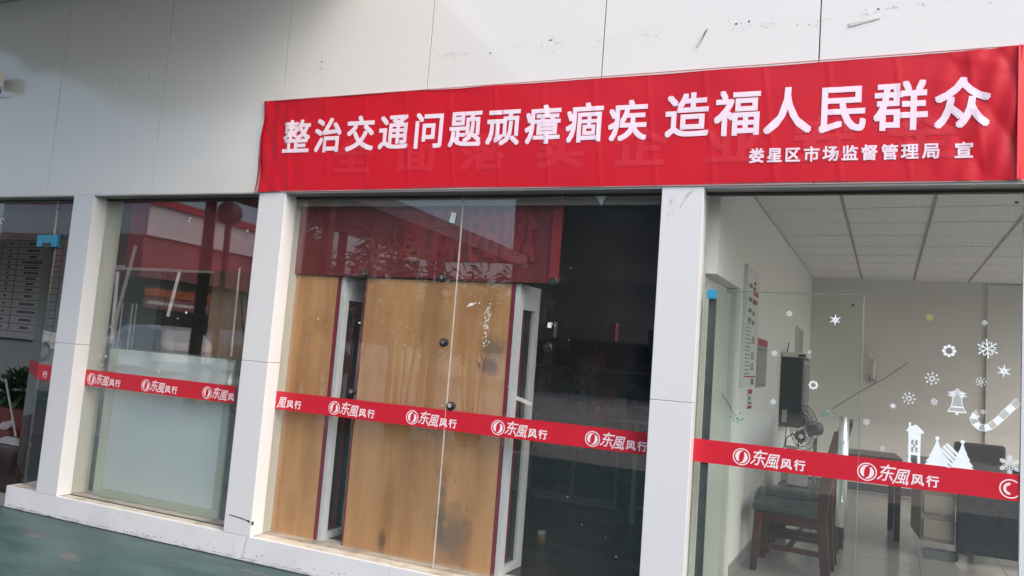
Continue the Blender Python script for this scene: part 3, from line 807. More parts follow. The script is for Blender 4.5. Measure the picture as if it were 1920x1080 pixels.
BX(-3.84, .98, -.009, -.003, 2.634, 2.6385).build('bottom_cord', 'pink_cord', ban)

def drape_text(mb, off):
    """cut the lettering on a grid and lay it on the cloth"""
    me = bpy.data.meshes.new('t'); me.from_pydata([tuple(v) for v in mb.v], [], mb.f)
    bm = bmesh.new(); bm.from_mesh(me)
    xa = min(v.x for v in mb.v); xb = max(v.x for v in mb.v); x = -3.8+.03*math.ceil((xa+3.8)/.03)
    while x < xb:
        bmesh.ops.bisect_plane(bm, geom=list(bm.verts)+list(bm.edges)+list(bm.faces), plane_co=(x, 0, 0), plane_no=(1, 0, 0)); x += .03
    z = 2.66
    while z < 3.3:
        bmesh.ops.bisect_plane(bm, geom=list(bm.verts)+list(bm.edges)+list(bm.faces), plane_co=(0, 0, z), plane_no=(0, 0, 1)); z += .04
    out = MB()
    bm.verts.ensure_lookup_table()
    for i, v in enumerate(bm.verts): v.index = i
    out.v = [Vector((v.co.x, -ban_h(v.co.x, v.co.z)-off+v.co.y, v.co.z)) for v in bm.verts]
    out.f = [tuple(v.index for v in f.verts) for f in bm.faces]
    bm.free(); bpy.data.meshes.remove(me)
    return out
xs1 = [-3.497, -3.222, -2.948, -2.675, -2.404, -2.132, -1.860, -1.588, -1.315, -1.043]
main = [(c, x, 3.041, .245, .262) for c, x in zip('整治交通问题顽瘴痼疾', xs1)]
xs2 = [-.690, -.411, -.138, .140, .420, .702]
main += [(c, x, 3.056-i*.0015, .262, .280) for i, (c, x) in enumerate(zip('造福人民群众', xs2))]
small = [(c, -.292+.0953*i, 2.800, .084, .088) for i, c in enumerate('娄星区市场监督管理局')]+[('宣', .714, 2.798, .088, .090)]
gx = [-3.0, -2.485, -1.99, -1.46, -.96, -.42, .05, .52]
for lst, off, bo, m_, nm in ((main, .0034, .021, 'print_pink', 'slogan_character'), (small, .0034, .025, 'print_pink', 'signature_character'),
                        ([(c, x, 2.885, .33, .27) for c, x in zip('全面落实企业安全', gx)], .0012, .03, 'banner_ghost', 'show_through_character')):
    for item in lst: drape_text(put_text(MB(), [item], 0, bold=bo), off).build(nm, m_, ban, kind='stuff' if nm == 'show_through_character' else None)

# banner hanging inside the glass, seen from behind
bi = thing('banner', 'dark red banner hung inside the glass, its lettering showing reversed', 'banner', (-3.4, .2, 2.05))
vs = []; fs = []; NX = 160; NZ = 10
for j in range(NZ+1):
    for i in range(NX+1):
        a = i/NX; b = j/NZ; x = -5.30+(3.805+.03*b)*a; z = 2.056+.62*b+.003*math.sin(a*20)*(1-b)
        vs.append((x, .20+.004*math.sin(x*11)+.003*math.sin(x*29+z*3), z))
for j in range(NZ):
    for i in range(NX): a = j*(NX+1)+i; fs.append((a, a+1, a+NX+2, a+NX+1))
MB().add(vs, fs).build('cloth', 'banner_back', bi, smooth=True)
mb = put_text(MB(), [(c, -1.77-.262*i, 2.365, .26, .40) for i, c in enumerate('您的满意')], .190, bold=.03, mirror=True)
mb.build('reversed_lettering', 'banner_back_ghost', bi)
BX(-1.545, -1.478, .186, .192, 2.058, 2.67).build('hem', mat('hem_red', (0.22, 0.010, 0.012), 0.6), bi)

# ================================================================== INTERIOR: display cabinets, leaning boards
def cabinet(xa, xb, label, stain=False):
    t = thing('display_cabinet', label, 'cabinet', ((xa+xb)/2, .4, FZ), 'display cabinets turned backs to the glass')
    T = Matrix.Translation((xb, .222, 0)) @ Matrix.Rotation(R(-6), 4, 'Z')
    def b(*a): m_ = MB(); m_.M = T; m_.box(*a); return m_
    W = xb-xa; z0 = FZ+.003; z1 = 2.048
    MB().box(xa, xb-.022, .222, .232, z0, z1).build('back_board', 'ply', t)
    MB().box(xb-.021, xb-.001, .221, .234, z0, z1).build('edge_trim', 'red_edge', t)
    MB().box(xa-.013, xa-.001, .221, .234, z0, z1).build('edge_trim', 'red_edge', t)
    # white metal end frame with open middle
    D = .30
    b(.001, .035, .014, .075, z0, z1).build('end_frame_stile', 'white_metal', t)
    b(.001, .035, D-.035, D+.025, z0, z1).build('end_frame_stile', 'white_metal', t)
    b(.001, .035, .0755, D-.0355, 1.885, z1).build('end_frame_rail', 'white_metal', t)
    b(.001, .035, .0755, D-.0355, z0, .215).build('end_frame_rail', 'white_metal', t)
    b(.004, .018, .0755, D-.0355, .216, 1.884).build('end_glass', 'glass_back', t)
    b(-.05, -.03, D-.09, D-.06, z0, 1.884).build('red_post', 'red_edge', t)
    # hollow body
    m_ = MB(); m_.M = T
    m_.box(-W+.02, 0, .014, D, z1-.03, z1-.001); m_.box(-W+.02, 0, .014, D, z0, z0+.04); m_.box(-W+.005, -W+.02, .014, D, z0, z1)
    m_.build('shelf_body', 'dark_wall', t)
    return t
c1 = cabinet(-3.74, -3.160, 'plywood-backed cabinet half behind the cracked pillar')
c2 = cabinet(-2.93, -1.787, 'plywood-backed cabinet with a grey stain, standing nearest the dark opening')
def soft_stain(name, col, strength):
    m = bpy.data.materials.new(name); m.use_nodes = True
    n = m.node_tree.nodes; l = m.node_tree.links
    n.remove(n['Principled BSDF'])
    tr = n.new('ShaderNodeBsdfTransparent'); df = n.new('ShaderNodeBsdfDiffuse'); df.inputs[0].default_value = (*col, 1)
    tc = n.new('ShaderNodeTexCoord'); mp = n.new('ShaderNodeMapping'); mp.inputs['Location'].default_value = (-1, 0, -1); mp.inputs['Scale'].default_value = (2, 0, 2)
    gr = n.new('ShaderNodeTexGradient'); gr.gradient_type = 'SPHERICAL'
    nz = n.new('ShaderNodeTexNoise'); nz.inputs['Scale'].default_value = 14; nz.inputs['Detail'].default_value = 8
    l.new(tc.outputs['Generated'], mp.inputs[0]); l.new(mp.outputs[0], gr.inputs[0]); l.new(tc.outputs['Object'], nz.inputs['Vector'])
    ad = n.new('ShaderNodeMath'); ad.operation = 'MULTIPLY_ADD'; ad.inputs[1].default_value = 1.2; l.new(gr.outputs[1], ad.inputs[0]); l.new(nz.outputs[0], ad.inputs[2])
    mr = n.new('ShaderNodeMapRange'); mr.inputs[1].default_value = .62; mr.inputs[2].default_value = 1.35; mr.inputs[3].default_value = 0; mr.inputs[4].default_value = strength
    l.new(ad.outputs[0], mr.inputs[0])
    mx = n.new('ShaderNodeMixShader'); l.new(mr.outputs[0], mx.inputs[0]); l.new(tr.outputs[0], mx.inputs[1]); l.new(df.outputs[0], mx.inputs[2])
    l.new(mx.outputs[0], n['Material Output'].inputs[0]); MATS[name] = m
soft_stain('stain_dark', (0.12, 0.085, 0.07), .28); soft_stain('stain_grey', (0.26, 0.22, 0.19), .30); soft_stain('stain_brown', (0.22, 0.11, 0.045), .06)
def stain(parent, pts, m='ply_stain'): MB().prism(pts, .2212, .2219).build('stain', m, parent)
def blob(cx, cz, rx, rz, seed, n=22, amp=.35):
    random.seed(seed); o = []
    for k in range(n):
        a = 2*math.pi*k/n; r = 1+amp*(noise.noise(Vector((math.cos(a)*1.6+seed, math.sin(a)*1.6, 0)))*1.6)
        o.append((cx+rx*r*math.cos(a), cz+rz*r*math.sin(a)))
    return o
mat('ply_damp', (0.17, 0.13, 0.10), 0.7, col2=(0.25, 0.16, 0.085), vscale=9, c2soft=0.25)
def smear(parent, cx, cz, rx, rz, m):
    MB().box(cx-rx, cx+rx, .2206+random.uniform(0, .0008), .2215, cz-rz, cz+rz).build('stain', m, parent)
random.seed(2)
for cx, cz, rx, rz, m_ in [(-1.90, 1.60, .13, .13, 'stain_grey'), (-1.93, 1.49, .11, .08, 'stain_dark'), (-2.10, .36, .17, .26, 'stain_grey'), (-2.19, .5, .05, .30, 'stain_grey'), (-2.28, 1.02, .10, .05, 'stain_brown'),
                       (-2.45, .85, .10, .35, 'stain_brown'), (-2.2, .78, .09, .10, 'stain_brown'), (-2.6, .45, .08, .3, 'stain_brown'), (-1.92, .85, .09, .45, 'stain_brown'), (-2.75, 1.5, .12, .5, 'stain_brown'), (-2.4, 1.75, .2, .25, 'stain_brown'), (-2.0, 1.9, .2, .12, 'stain_brown'), (-2.62, .25, .04, .10, 'stain_dark')]:
    smear(c2, cx, cz, rx, rz, m_)
for cx, cz, rx, rz, m_ in [(-3.3, 1.7, .12, .14, 'stain_brown'), (-3.28, .7, .1, .5, 'stain_brown'), (-3.42, 1.4, .08, .5, 'stain_brown'), (-3.4, .35, .09, .2, 'stain_brown')]:
    smear(c1, cx, cz, rx, rz, m_)
mb = MB()
random.seed(21)
for cx, cz, n, s in [(-2.0, 1.50, 12, .02), (-1.93, 1.47, 10, .03), (-2.35, 1.02, 6, .02), (-2.28, 1.02, 5, .015), (-2.2, .75, 7, .015), (-2.1, .72, 5, .01), (-1.99, .55, 7, .012), (-1.99, .62, 6, .008), (-1.98, .48, 5, .02), (-2.62, .24, 12, .012), (-2.62, .2, 8, .012), (-3.3, .42, 4, .014), (-3.22, 1.28, 5, .02), (-2.6, 1.3, 3, .1), (-2.1, 1.3, 4, .15), (-2.5, .8, 8, .2)]:
    for i in range(n):
        x = cx+random.gauss(0, s); z = cz+random.gauss(0, s*1.4); a = random.uniform(.002, .008); t = random.uniform(0, 3)
        mb.prism([(x-a*math.cos(t), z-a*math.sin(t)), (x+a*.5*math.sin(t), z-a*.5*math.cos(t)), (x+a*math.cos(t), z+a*math.sin(t)), (x-a*.4*math.sin(t), z+a*.4*math.cos(t))], .2205, .2211)
mb.build('scuff', 'ply_mark', c2, kind='stuff')
lb = thing('plywood_sheet', 'brown plywood sheet standing behind the left window, beside the cracked pillar', 'board', (-4.3, .61, FZ))
BX(-4.735, -3.85, .60, .612, FZ+.001, 2.125).build('sheet', mat('ply_dark', (0.42, 0.25, 0.13), 0.6, col2=(0.28, 0.17, 0.10), vscale=1.2, stretch=(4, 1, .6)), lb)
cb = MB().tube([(-4.15, .30, 1.98), (-4.12, .31, 1.75), (-4.04, .30, 1.40)], .006, 6).build('cable', 'black_plastic'); tag(cb, 'thin dark cable hanging slantwise behind the left window', 'cable')
# inner glass double door handles seen through left window
ih = thing('interior_door', 'inner glass door with paired chrome pull bars behind the left window', 'door', (-6.6, 1.4, FZ))
BX(-7.3, -5.95, 1.40, 1.41, FZ, 2.15).build('pane', 'glass_back', ih)
for x in (-6.72, -6.66): MB().tube([(x, 1.36, 1.80), (x, 1.36, 1.25)], .010, 8).build('handle', 'steel', ih)
for x in (-6.52, -6.46): MB().tube([(x, 1.36, 1.80), (x, 1.36, 1.25)], .010, 8).build('handle', 'steel', ih)
BX(-7.3, -4.2, 1.385, 1.43, 2.151, 2.20).build('head_bar', 'alu', ih)

# showroom shell
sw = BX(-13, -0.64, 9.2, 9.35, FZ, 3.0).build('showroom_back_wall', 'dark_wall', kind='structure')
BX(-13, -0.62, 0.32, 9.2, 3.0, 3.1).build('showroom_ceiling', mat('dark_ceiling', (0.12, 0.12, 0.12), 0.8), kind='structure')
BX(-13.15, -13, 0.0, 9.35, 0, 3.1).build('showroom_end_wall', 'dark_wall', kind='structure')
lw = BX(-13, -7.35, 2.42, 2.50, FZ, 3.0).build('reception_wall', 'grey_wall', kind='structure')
# information board on that wall
nb = thing('notice_board', 'grey directory board with ruled rows of small black text, left of the door leaf', 'board', (-9.4, 2.36, 1.3))
BX(-10.36, -9.0, 2.385, 2.418, 1.275, 2.62).build('panel', 'sign_grey', nb)
mb = MB(); mt = MB()
rows = [2.60, 2.50, 2.41, 2.335, 2.26, 2.19, 2.115, 2.04, 1.97, 1.89, 1.79, 1.68, 1.575, 1.47, 1.365]
for z in rows: mb.box(-10.28, -9.08, 2.382, 2.3845, z-.004, z+.004)
for x in (-10.28, -9.95, -9.28, -9.08): mb.box(x-.004, x+.004, 2.382, 2.3845, 1.365, 2.60)
mb.build('ruled_line', 'ink', nb, kind='stuff')
random.seed(4)
for a, b in zip(rows[:-1], rows[1:]):
    zc = (a+b)/2; n = random.randint(3, 8); s = .045
    for k in range(n):
        x = -9.62+(k-n/2)*.05
        mt.box(x-.019, x+.019, 2.3815, 2.3835, zc-.014, zc+.018)
    mt.box(-10.13, -10.09, 2.3815, 2.3835, zc-.014, zc+.014)
mt.build('small_text', 'ink', nb, kind='stuff')
BX(-10.38, -8.9, 2.375, 2.418, 1.25, 1.272).build('bottom_rail', 'black_plastic', nb)

mp = thing('mop', 'mop with thin pole and pale grey head leaning at the far left', 'mop', (-8.05, 1.4, FZ))
MB().tube([(-8.78, 1.66, .82), (-8.45, 1.54, .53), (-8.11, 1.41, .24)], .012, 8).build('pole', 'sign_grey', mp)
MB().hexa([(-8.34, 1.30, FZ+.002), (-7.88, 1.30, FZ+.002), (-7.88, 1.46, FZ+.002), (-8.34, 1.46, FZ+.002)], [(-8.22, 1.36, FZ+.07), (-8.02, 1.36, FZ+.07), (-8.02, 1.40, FZ+.07), (-8.22, 1.40, FZ+.07)]).build('head', 'mop', mp, bevel=.012)

def leaf_cloud(mb, c, rad, n, ln, wd, seed, up_bias=0.3):
    random.seed(seed)
    for i in range(n):
        d = Vector((random.gauss(0, 1), random.gauss(0, 1), random.gauss(0, 1))).normalized()
        p = Vector(c)+Vector((d.x*rad[0], d.y*rad[1], d.z*rad[2]))*random.random()**.4
        v = (d+Vector((random.uniform(-.6, .6), random.uniform(-.6, .6), up_bias+random.uniform(-.6, .4)))).normalized()
        s = v.cross(Vector((random.uniform(-1, 1), random.uniform(-1, 1), .3))).normalized()
        L = ln*random.uniform(.6, 1.2); W = wd*random.uniform(.7, 1.2)
        mb.add([p, p+v*L*.45+s*W, p+v*L+Vector((0, 0, -L*.15)), p+v*L*.45-s*W], [(0, 1, 2, 3)])
    return mb
pp = thing('potted_plant', 'bushy dark green plant in a brick-red planter behind the open door leaf', 'plant', (-8.95, 2.0, FZ))
MB().hexa([(-9.22, 1.8, FZ), (-8.60, 1.8, FZ), (-8.60, 2.2, FZ), (-9.22, 2.2, FZ)], [(-9.26, 1.78, .46), (-8.56, 1.78, .46), (-8.56, 2.22, .46), (-9.26, 2.22, .46)]).build('planter', 'brick_red', pp, bevel=.01)
MB().tube([(-8.92, 2.0, .44), (-8.95, 2.0, .7)], .02, 6).build('stem', 'trunk', pp)
leaf_cloud(MB(), (-8.93, 2.0, .68), (.34, .2, .20), 480, .15, .028, 3).build('foliage', 'plant_green', pp, kind='stuff')
pk = thing('cloth_bundle', 'crumpled pale cloth lying beside the planter at the far left', 'cloth', (-8.5, 1.5, .27))
mbk = MB().sphere((-8.48, 1.55, .32), .09, 10, 7, .6); mbk.v = [v+Vector((noise.noise(v*9)*.05, noise.noise(v*9+Vector((5, 0, 0)))*.05, noise.noise(v*11)*.04)) for v in mbk.v]
mbk.build('folds', 'mop', pk)
sb_ = BX(-8.7, -8.3, 1.46, 1.66, FZ, .27).build('low_box', 'brick_red', bevel=.008); tag(sb_, 'low dark red box under the crumpled cloth at the far left', 'box')

# middle bay furniture
ct = thing('counter_desk', 'dark counter desk with pale top inside, left of the third pillar', 'desk', (-1.0, 2.6, FZ))
BX(-1.62, -.66, 2.30, 2.95, 1.05, 1.075).build('top', mat('desk_top', (0.35, 0.34, 0.33), 0.3), ct, bevel=.004)
BX(-1.56, -.68, 2.62, 2.64, .25, 1.049).build('modesty_panel', 'black_desk', ct)
for x in (-1.36, -.72): BX(x-.02, x+.02, 2.32, 2.355, FZ+.001, 1.049).build('leg', 'beige_wood', ct)
tc_ = thing('tent_card', 'folded pale card standing on the counter desk', 'card', (-1.58, 2.42, 1.076))
MB().hexa([(-1.66, 2.42, 1.077), (-1.50, 2.42, 1.077), (-1.50, 2.424, 1.077), (-1.66, 2.424, 1.077)], [(-1.60, 2.45, 1.25), (-1.50, 2.45, 1.25), (-1.50, 2.454, 1.25), (-1.60, 2.454, 1.25)]).build('front_leaf', 'beige_wood', tc_)
MB().hexa([(-1.66, 2.50, 1.077), (-1.50, 2.50, 1.077), (-1.50, 2.504, 1.077), (-1.66, 2.504, 1.077)], [(-1.60, 2.456, 1.25), (-1.50, 2.456, 1.25), (-1.50, 2.460, 1.25), (-1.60, 2.460, 1.25)]).build('back_leaf', 'paper', tc_)
pb = thing('red_box', 'small red box printed with a white P behind the tent card', 'box', (-1.8, 2.9, 1.0))
BX(-1.93, -1.77, 2.85, 2.95, 1.0, 1.19).build('carton', 'ink_red', pb)
put_text(MB(), [('P', -1.86, 1.09, .10, .10)], 2.848, bold=.03).build('lettering', 'paper', pb)
sh = thing('sideboard', 'low dark sideboard behind the counter desk', 'cabinet', (-2.2, 3.1, FZ))
BX(-2.5, -1.62, 2.84, 3.2, FZ, .999).build('carcass', 'dark_wall', sh, bevel=.004)
for x in (-2.3, -1.85): BX(x-.2, x+.2, 2.825, 2.8395, .25, .93).build('door', 'black_desk', sh)
pq = thing('potted_plant', 'dark green plant with white blossoms on the sideboard', 'plant', (-2.05, 3.0, 1.0))
MB().lathe([(.08, 0), (.11, .16), (.10, .165)], (-2.08, 3.0, 1.0), 14).build('pot', 'terracotta', pq)
leaf_cloud(MB(), (-2.08, 3.0, 1.32), (.22, .16, .18), 260, .11, .022, 8).build('foliage', 'plant_green', pq, kind='stuff')
leaf_cloud(MB(), (-2.0, 2.95, 1.52), (.08, .08, .12), 30, .03, .010, 9).build('blossom', 'paper', pq, kind='stuff')
oc = thing('office_chair', 'black mesh office chair behind the counter desk', 'chair', (-1.2, 3.2, FZ))
mb = MB()
mb.prism([(-1.46+.0, 1.0), (-.98, 1.0), (-.98, 1.22), (-1.05, 1.33), (-1.18, 1.38), (-1.32, 1.35), (-1.43, 1.24)], 3.18, 3.21); mb.build('backrest', 'black_plastic', oc, bevel=.008)
BX(-1.45, -.98, 3.22, 3.66, .60, .68).build('seat', 'black_plastic', oc, bevel=.02)
MB().tube([(-1.215, 3.44, .62), (-1.215, 3.44, .25)], .03, 8).build('column', 'alu_dark', oc)
for k in range(5):
    a = k*2*math.pi/5; MB().tube([(-1.215, 3.44, .26), (-1.215+.3*math.cos(a), 3.44+.3*math.sin(a), .20)], .018, 6).build('base_leg', 'alu_dark', oc)
st = thing('bar_stool', 'chrome-legged stool with round footrest deep inside the dark showroom', 'stool', (-2.34, 3.65, FZ))
MB().lathe([(.05, 0), (.20, .0), (.205, .02), (.04, .05)], (-2.34, 3.65, FZ+.001), 18).build('base', 'chrome', st, smooth=True)
MB().tube([(-2.34, 3.65, .2), (-2.34, 3.65, .88)], .018, 10).build('column', 'chrome', st)
MB().tube([(-2.34, 3.65, .5), (-2.48, 3.62, .48), (-2.52, 3.6, .60), (-2.52, 3.6, .88)], .010, 8).build('footrest', 'chrome', st)
BX(-2.58, -2.16, 3.5, 3.85, .881, .94).build('seat', 'black_plastic', st, bevel=.02)
fp = BX(-2.88, -2.66, 3.0, 3.35, FZ+.001, .85).build('carton', mat('carton_dark', (0.16, 0.14, 0.11), 0.7), bevel=.003); tag(fp, 'tall pale carton standing behind the stained cabinet', 'box')
jr = thing('jar', 'small yellow jar with a pale lid on the dark floor', 'jar', (-1.805, 1.19, FZ))
MB().lathe([(.025, 0), (.036, .004), (.037, .062), (.030, .07)], (-1.805, 1.19, FZ+.001), 16).build('body', 'jar_yellow', jr, smooth=True)
MB().lathe([(.032, 0), (.033, .02), (.026, .022)], (-1.805, 1.19, FZ+.072), 16).build('lid', mat('lid', (0.6, 0.55, 0.5), 0.5), jr)
kb = thing('shelf_unit', 'dark shelf unit with papers against the showroom back', 'shelf', (-2.9, 7.0, FZ))
for z in (.4, .9, 1.4, 1.85): BX(-4.2, -1.9, 6.9, 7.3, z, z+.03).build('shelf', 'dark_wall', kb)
for x in (-4.2, -3.05, -1.93): BX(x, x+.03, 6.9, 7.3, FZ, 1.88).build('upright', 'dark_wall', kb)
BX(-4.2, -1.9, 7.31, 7.33, FZ, 1.88).build('back', 'black_desk', kb)
random.seed(3)
for z, sh_ in ((.431, 'lowest'), (.931, 'second lowest'), (1.431, 'third'), (1.881, 'top')):
    for x, m_, cn_, pos in ((-3.9, 'sign_grey', 'grey', 'left part'), (-2.9, 'ink_red', 'dark red', 'middle'), (-2.3, 'tv_dark', 'blue-black', 'right part')):
        x += random.uniform(-.12, .12); hh = random.uniform(.14, .3)
        tag(BX(x, x+random.uniform(.07, .16), 6.92, 7.1, z, z+hh).build('folder', m_), '%s folder standing on the %s of the %s shelf of the dark unit' % (cn_, pos, sh_), 'folder', 'folders on the back shelf')
def lanternf(x, y, z, label):
    t = thing('lantern', label, 'lantern', (x, y, z-.15), 'red paper lanterns under the showroom ceiling')
    MB().sphere((x, y, z), .15, 16, 10, .85).build('shade', 'lantern', t, smooth=True)
    MB().tube([(x, y, z+.12), (x, y, 2.998)], .004, 5).build('cord', 'black_plastic', t)
    MB().tube([(x, y, z-.13), (x, y, z-.28)], .012, 6, rs=[.006, .02]).build('tassel', 'lantern', t)
lanternf(-1.22, 3.1, 2.72, 'dark red lantern hanging just left of the third pillar')
pt = thing('wall_poster', 'small reddish poster on the showroom back wall right of the shelf unit', 'poster', (-1.4, 9.15, 1.3))
BX(-1.75, -.95, 9.185, 9.198, 1.25, 1.65).build('sheet', mat('poster_brown', (0.15, 0.05, 0.03), 0.7), pt)

# ================================================================== RIGHT ROOM
th = math.atan(.0945)
LW = lambda y, off=0.0: (-.412+.0945*(y-1.327)+off)
YB = 6.35; HC = 2.9; XR = 3.3
dcol = 0.0945
def wallhex(o, y0, y1, t0, t1, z0, z1):   # slab along the skewed left wall, t = distance into the room
    return o.hexa([(LW(y0)+t0, y0, z0), (LW(y0)+t1, y0, z0), (LW(y1)+t1, y1, z0), (LW(y1)+t0, y1, z0)],
                  [(LW(y0)+t0, y0, z1), (LW(y0)+t1, y0, z1), (LW(y1)+t1, y1, z1), (LW(y1)+t0, y1, z1)])
mb = MB()
wallhex(mb, .29, 1.13, -.09, 0, 2.163, HC+.1); wallhex(mb, 1.13, YB, -.09, 0, FZ, HC+.1)
wallhex(mb, .29, 1.13, -.12, -.0905, FZ, 2.162)
mb.build('partition_wall', 'room_wall', kind='structure')
pw = bpy.data.objects['partition_wall']
BX(-.05, XR+.1, YB, YB+.12, FZ, HC+.1).build('room_back_wall', 'room_back', kind='structure')
BX(XR, XR+.12, .14, YB, 0, .30).build('room_side_wall', 'room_wall', kind='structure')
BX(XR, XR+.12, .14, YB, 2.8, HC+.1).build('room_side_header', 'room_wall', kind='structure')
sw2 = thing('window', 'unseen side window added to light the small office from its right', 'window', (XR+.06, 3, .75))  # out of view, added to let more daylight into the office
BX(XR+.05, XR+.06, .15, YB-.02, .301, 2.799).build('pane', 'glass', sw2)
for y in (1.7, 3.3, 4.9): BX(XR+.03, XR+.08, y-.03, y+.03, .301, 2.799).build('mullion', 'white_metal', sw2)
w5 = thing('window', 'end pane at the far right of the shopfront', 'window', (2.9, 0.13, 0.17))
BX(2.542, XR, GY0, GY1, .172, 2.608).build('pane', 'glass', w5)
BX(2.08, 2.5, YB-.03, YB-.001, FZ+.001, HC-.02).build('wall_pier', 'room_back', kind='structure')
mb = MB(); wallhex(mb, 1.14, YB-.012, .001, .012, FZ+.001, FZ+.09); mb.build('skirting', mat('skirt_grey', (0.3, 0.3, 0.28), 0.4), pw)
BX(.07, 2.079, YB-.012, YB-.0008, FZ+.001, FZ+.10).build('skirting', mat('skirt_dark', (0.05, 0.05, 0.05), 0.5), bpy.data.objects['room_back_wall'])
# floor tiles, real joints
fl_ = BX(-.62, XR, .32, YB, -.05, FZ-.006).build('room_floor', 'joint', kind='structure')
cs, sn = math.cos(th), math.sin(th)
def rot_room(u, v): return (-.412+u*cs+v*sn, 1.327-u*sn+v*cs)   # u across, v along the wall
tile_me = None
S = .6
def tile_obj(name, m, parent, u, v, z, size, thick, me):
    if me is None:
        mbt = BX(0, size, 0, size, 0, thick); o = mbt.build(name, m)
        me = o.data
    else:
        o = bpy.data.objects.new(name, me); COL.objects.link(o)
    x, y = rot_room(u, v); o.location = (x, y, z); o.rotation_euler = (0, 0, -th); o.parent = parent
    return me
me = None
for i in range(0, 8):
    for j in range(-2, 9):
        u = i*S; v = j*S+.1
        x, y = rot_room(u, v)
        if y < .34 or y > YB-.5 or x > XR-.4: continue
        me = tile_obj('floor_tile', 'tile_floor', fl_, u+.002, v+.002, FZ-.006, S-.004, .006, me)
# suspended ceiling
cl_ = BX(-.7, XR+.1, .14, YB+.1, HC+.03, HC+.1).build('room_ceiling', 'ceil_tile', kind='structure')
me = None; me2 = None
for i in range(0, 6):
    for j in range(-2, 9):
        u = i*S; v = j*S+.03
        x, y = rot_room(u, v)
        if y > YB-.2 or y < .1: continue
        me = tile_obj('ceiling_tile', 'ceil_tile', cl_, u+.010, v+.008, HC+random.uniform(0, .004), S-.020, .012, me)
for i in range(0, 8):
    x0, y0 = rot_room(i*S, -1.1); x1, y1 = rot_room(i*S, 5.0)
    if i == 0: continue
    mbr = MB(); mbr.hexa([(x0-.011, y0, HC-.004), (x0+.011, y0, HC-.004), (x1+.011, y1, HC-.004), (x1-.011, y1, HC-.004)], [(x0-.011, y0, HC+.012), (x0+.011, y0, HC+.012), (x1+.011, y1, HC+.012), (x1-.011, y1, HC+.012)])
    mbr.build('ceiling_runner', 'ceil_runner', cl_)
for j in range(-2, 9):
    a = rot_room(0.0, j*S+.03); b = rot_room(3.6, j*S+.03)
    MB().hexa([(a[0], a[1]-.005, HC-.001), (b[0], b[1]-.005, HC-.001), (b[0], b[1]+.005, HC-.001), (a[0], a[1]+.005, HC-.001)], [(a[0], a[1]-.005, HC+.01), (b[0], b[1]-.005, HC+.01), (b[0], b[1]+.005, HC+.01), (a[0], a[1]+.005, HC+.01)]).build('ceiling_cross_bar', 'ceil_bar', cl_)
# recessed door in the partition
rd = thing('side_door', 'pale door set into the side wall beside the notice boards', 'door', (LW(.7)-.05, .7, FZ))
mb = MB(); wallhex(mb, .34, 1.08, -.09, -.055, FZ+.005, 2.12); mb.build('leaf', mat('door_pale', (0.5, 0.54, 0.48), 0.5), rd)
mb = MB(); wallhex(mb, 1.082, 1.128, -.09, -.02, FZ+.002, 2.16); mb.build('frame_side', 'cream', rd)

# things on the side wall
def wallbox(o, y0, y1, t0, t1, z0, z1): return wallhex(o, y0, y1, t0, t1, z0, z1)
p1 = thing('notice_board', 'tall narrow white notice board with red heading on the side wall', 'board', (LW(1.5), 1.5, 1.47), None)
wallbox(MB(), 1.22, 1.80, .002, .022, 1.475, 2.352).build('panel', 'paper', p1)
wallbox(MB(), 1.205, 1.2185, .001, .028, 1.47, 2.357).build('frame_edge', 'white_metal', p1)
def wall_print(parent, rows, m, name='small_text', t=.0225):
    mb = MB()
    for y0, y1, z0, z1 in rows: wallbox(mb, y0, y1, t, t+.0012, z0, z1)
    return mb.build(name, m, parent, kind='stuff')
random.seed(9)
rows_r = []; rows_k = []
for k in range(3): rows_r.append((1.52, 1.62, 2.24-.04*k, 2.265-.04*k))
rows_r += [(1.64, 1.72, 2.16, 2.20), (1.5, 1.7, 2.10, 2.13), (1.26, 1.76, 1.545, 1.555)]
for z in (2.2, 2.1, 2.02, 1.95): rows_k += [(1.32, 1.46, z, z+.03), (1.50, 1.60, z-.012, z+.02)]
z = 1.93
while z > 1.56:
    y = 1.27
    while y < 1.45:
        w_ = random.uniform(.02, .06); rows_k.append((y, y+w_, z, z+.010)); y += w_+.03
    z -= .028
for z in (1.80, 1.68, 1.60): rows_k += [(1.52, 1.66, z, z+.012), (1.52, 1.66, z+.02, z+.032), (1.52, 1.66, z+.04, z+.05)]
for k in range(5): rows_k.append((1.56+.03*k, 1.575+.03*k, 1.49, 1.535))
wall_print(p1, rows_r, 'ink_red', 'red_text'); wall_print(p1, rows_k, mat('ink_soft', (0.2, 0.2, 0.2), 0.7))
p2 = thing('wall_poster', 'framed grey list with a dull red heading, right of the tall notice board', 'poster', (LW(2.15), 2.15, 1.47))
wallbox(MB(), 1.90, 2.42, .002, .012, 1.465, 1.86).build('sheet', 'sign_grey', p2)
wallbox(MB(), 1.91, 2.41, .0125, .0135, 1.80, 1.856).build('heading_band', 'ink_red', p2)
wallbox(MB(), 1.93, 2.38, .0125, .0135, 1.48, 1.785).build('list_area', mat('list_grey', (0.22, 0.23, 0.22), 0.6), p2)
wall_print(p2, [(1.95+.05*k, 1.96+.05*k, 1.49, 1.77) for k in range(9)], 'paper', 'column_line', .0138)
p3 = thing('wall_poster', 'small red and white label with a green square under the tall notice board', 'poster', (LW(1.66), 1.66, 1.31))
wallbox(MB(), 1.58, 1.76, .002, .006, 1.305, 1.455).build('sheet', 'paper', p3)
wallbox(MB(), 1.58, 1.76, .0065, .0075, 1.42, 1.452).build('red_band', 'ink_red', p3)
wallbox(MB(), 1.58, 1.76, .0065, .0075, 1.307, 1.328).build('red_band', 'ink_red', p3)
wallbox(MB(), 1.62, 1.67, .0065, .0075, 1.37, 1.40).build('green_square', mat('green_ink', (0.03, 0.18, 0.07), 0.7), p3)
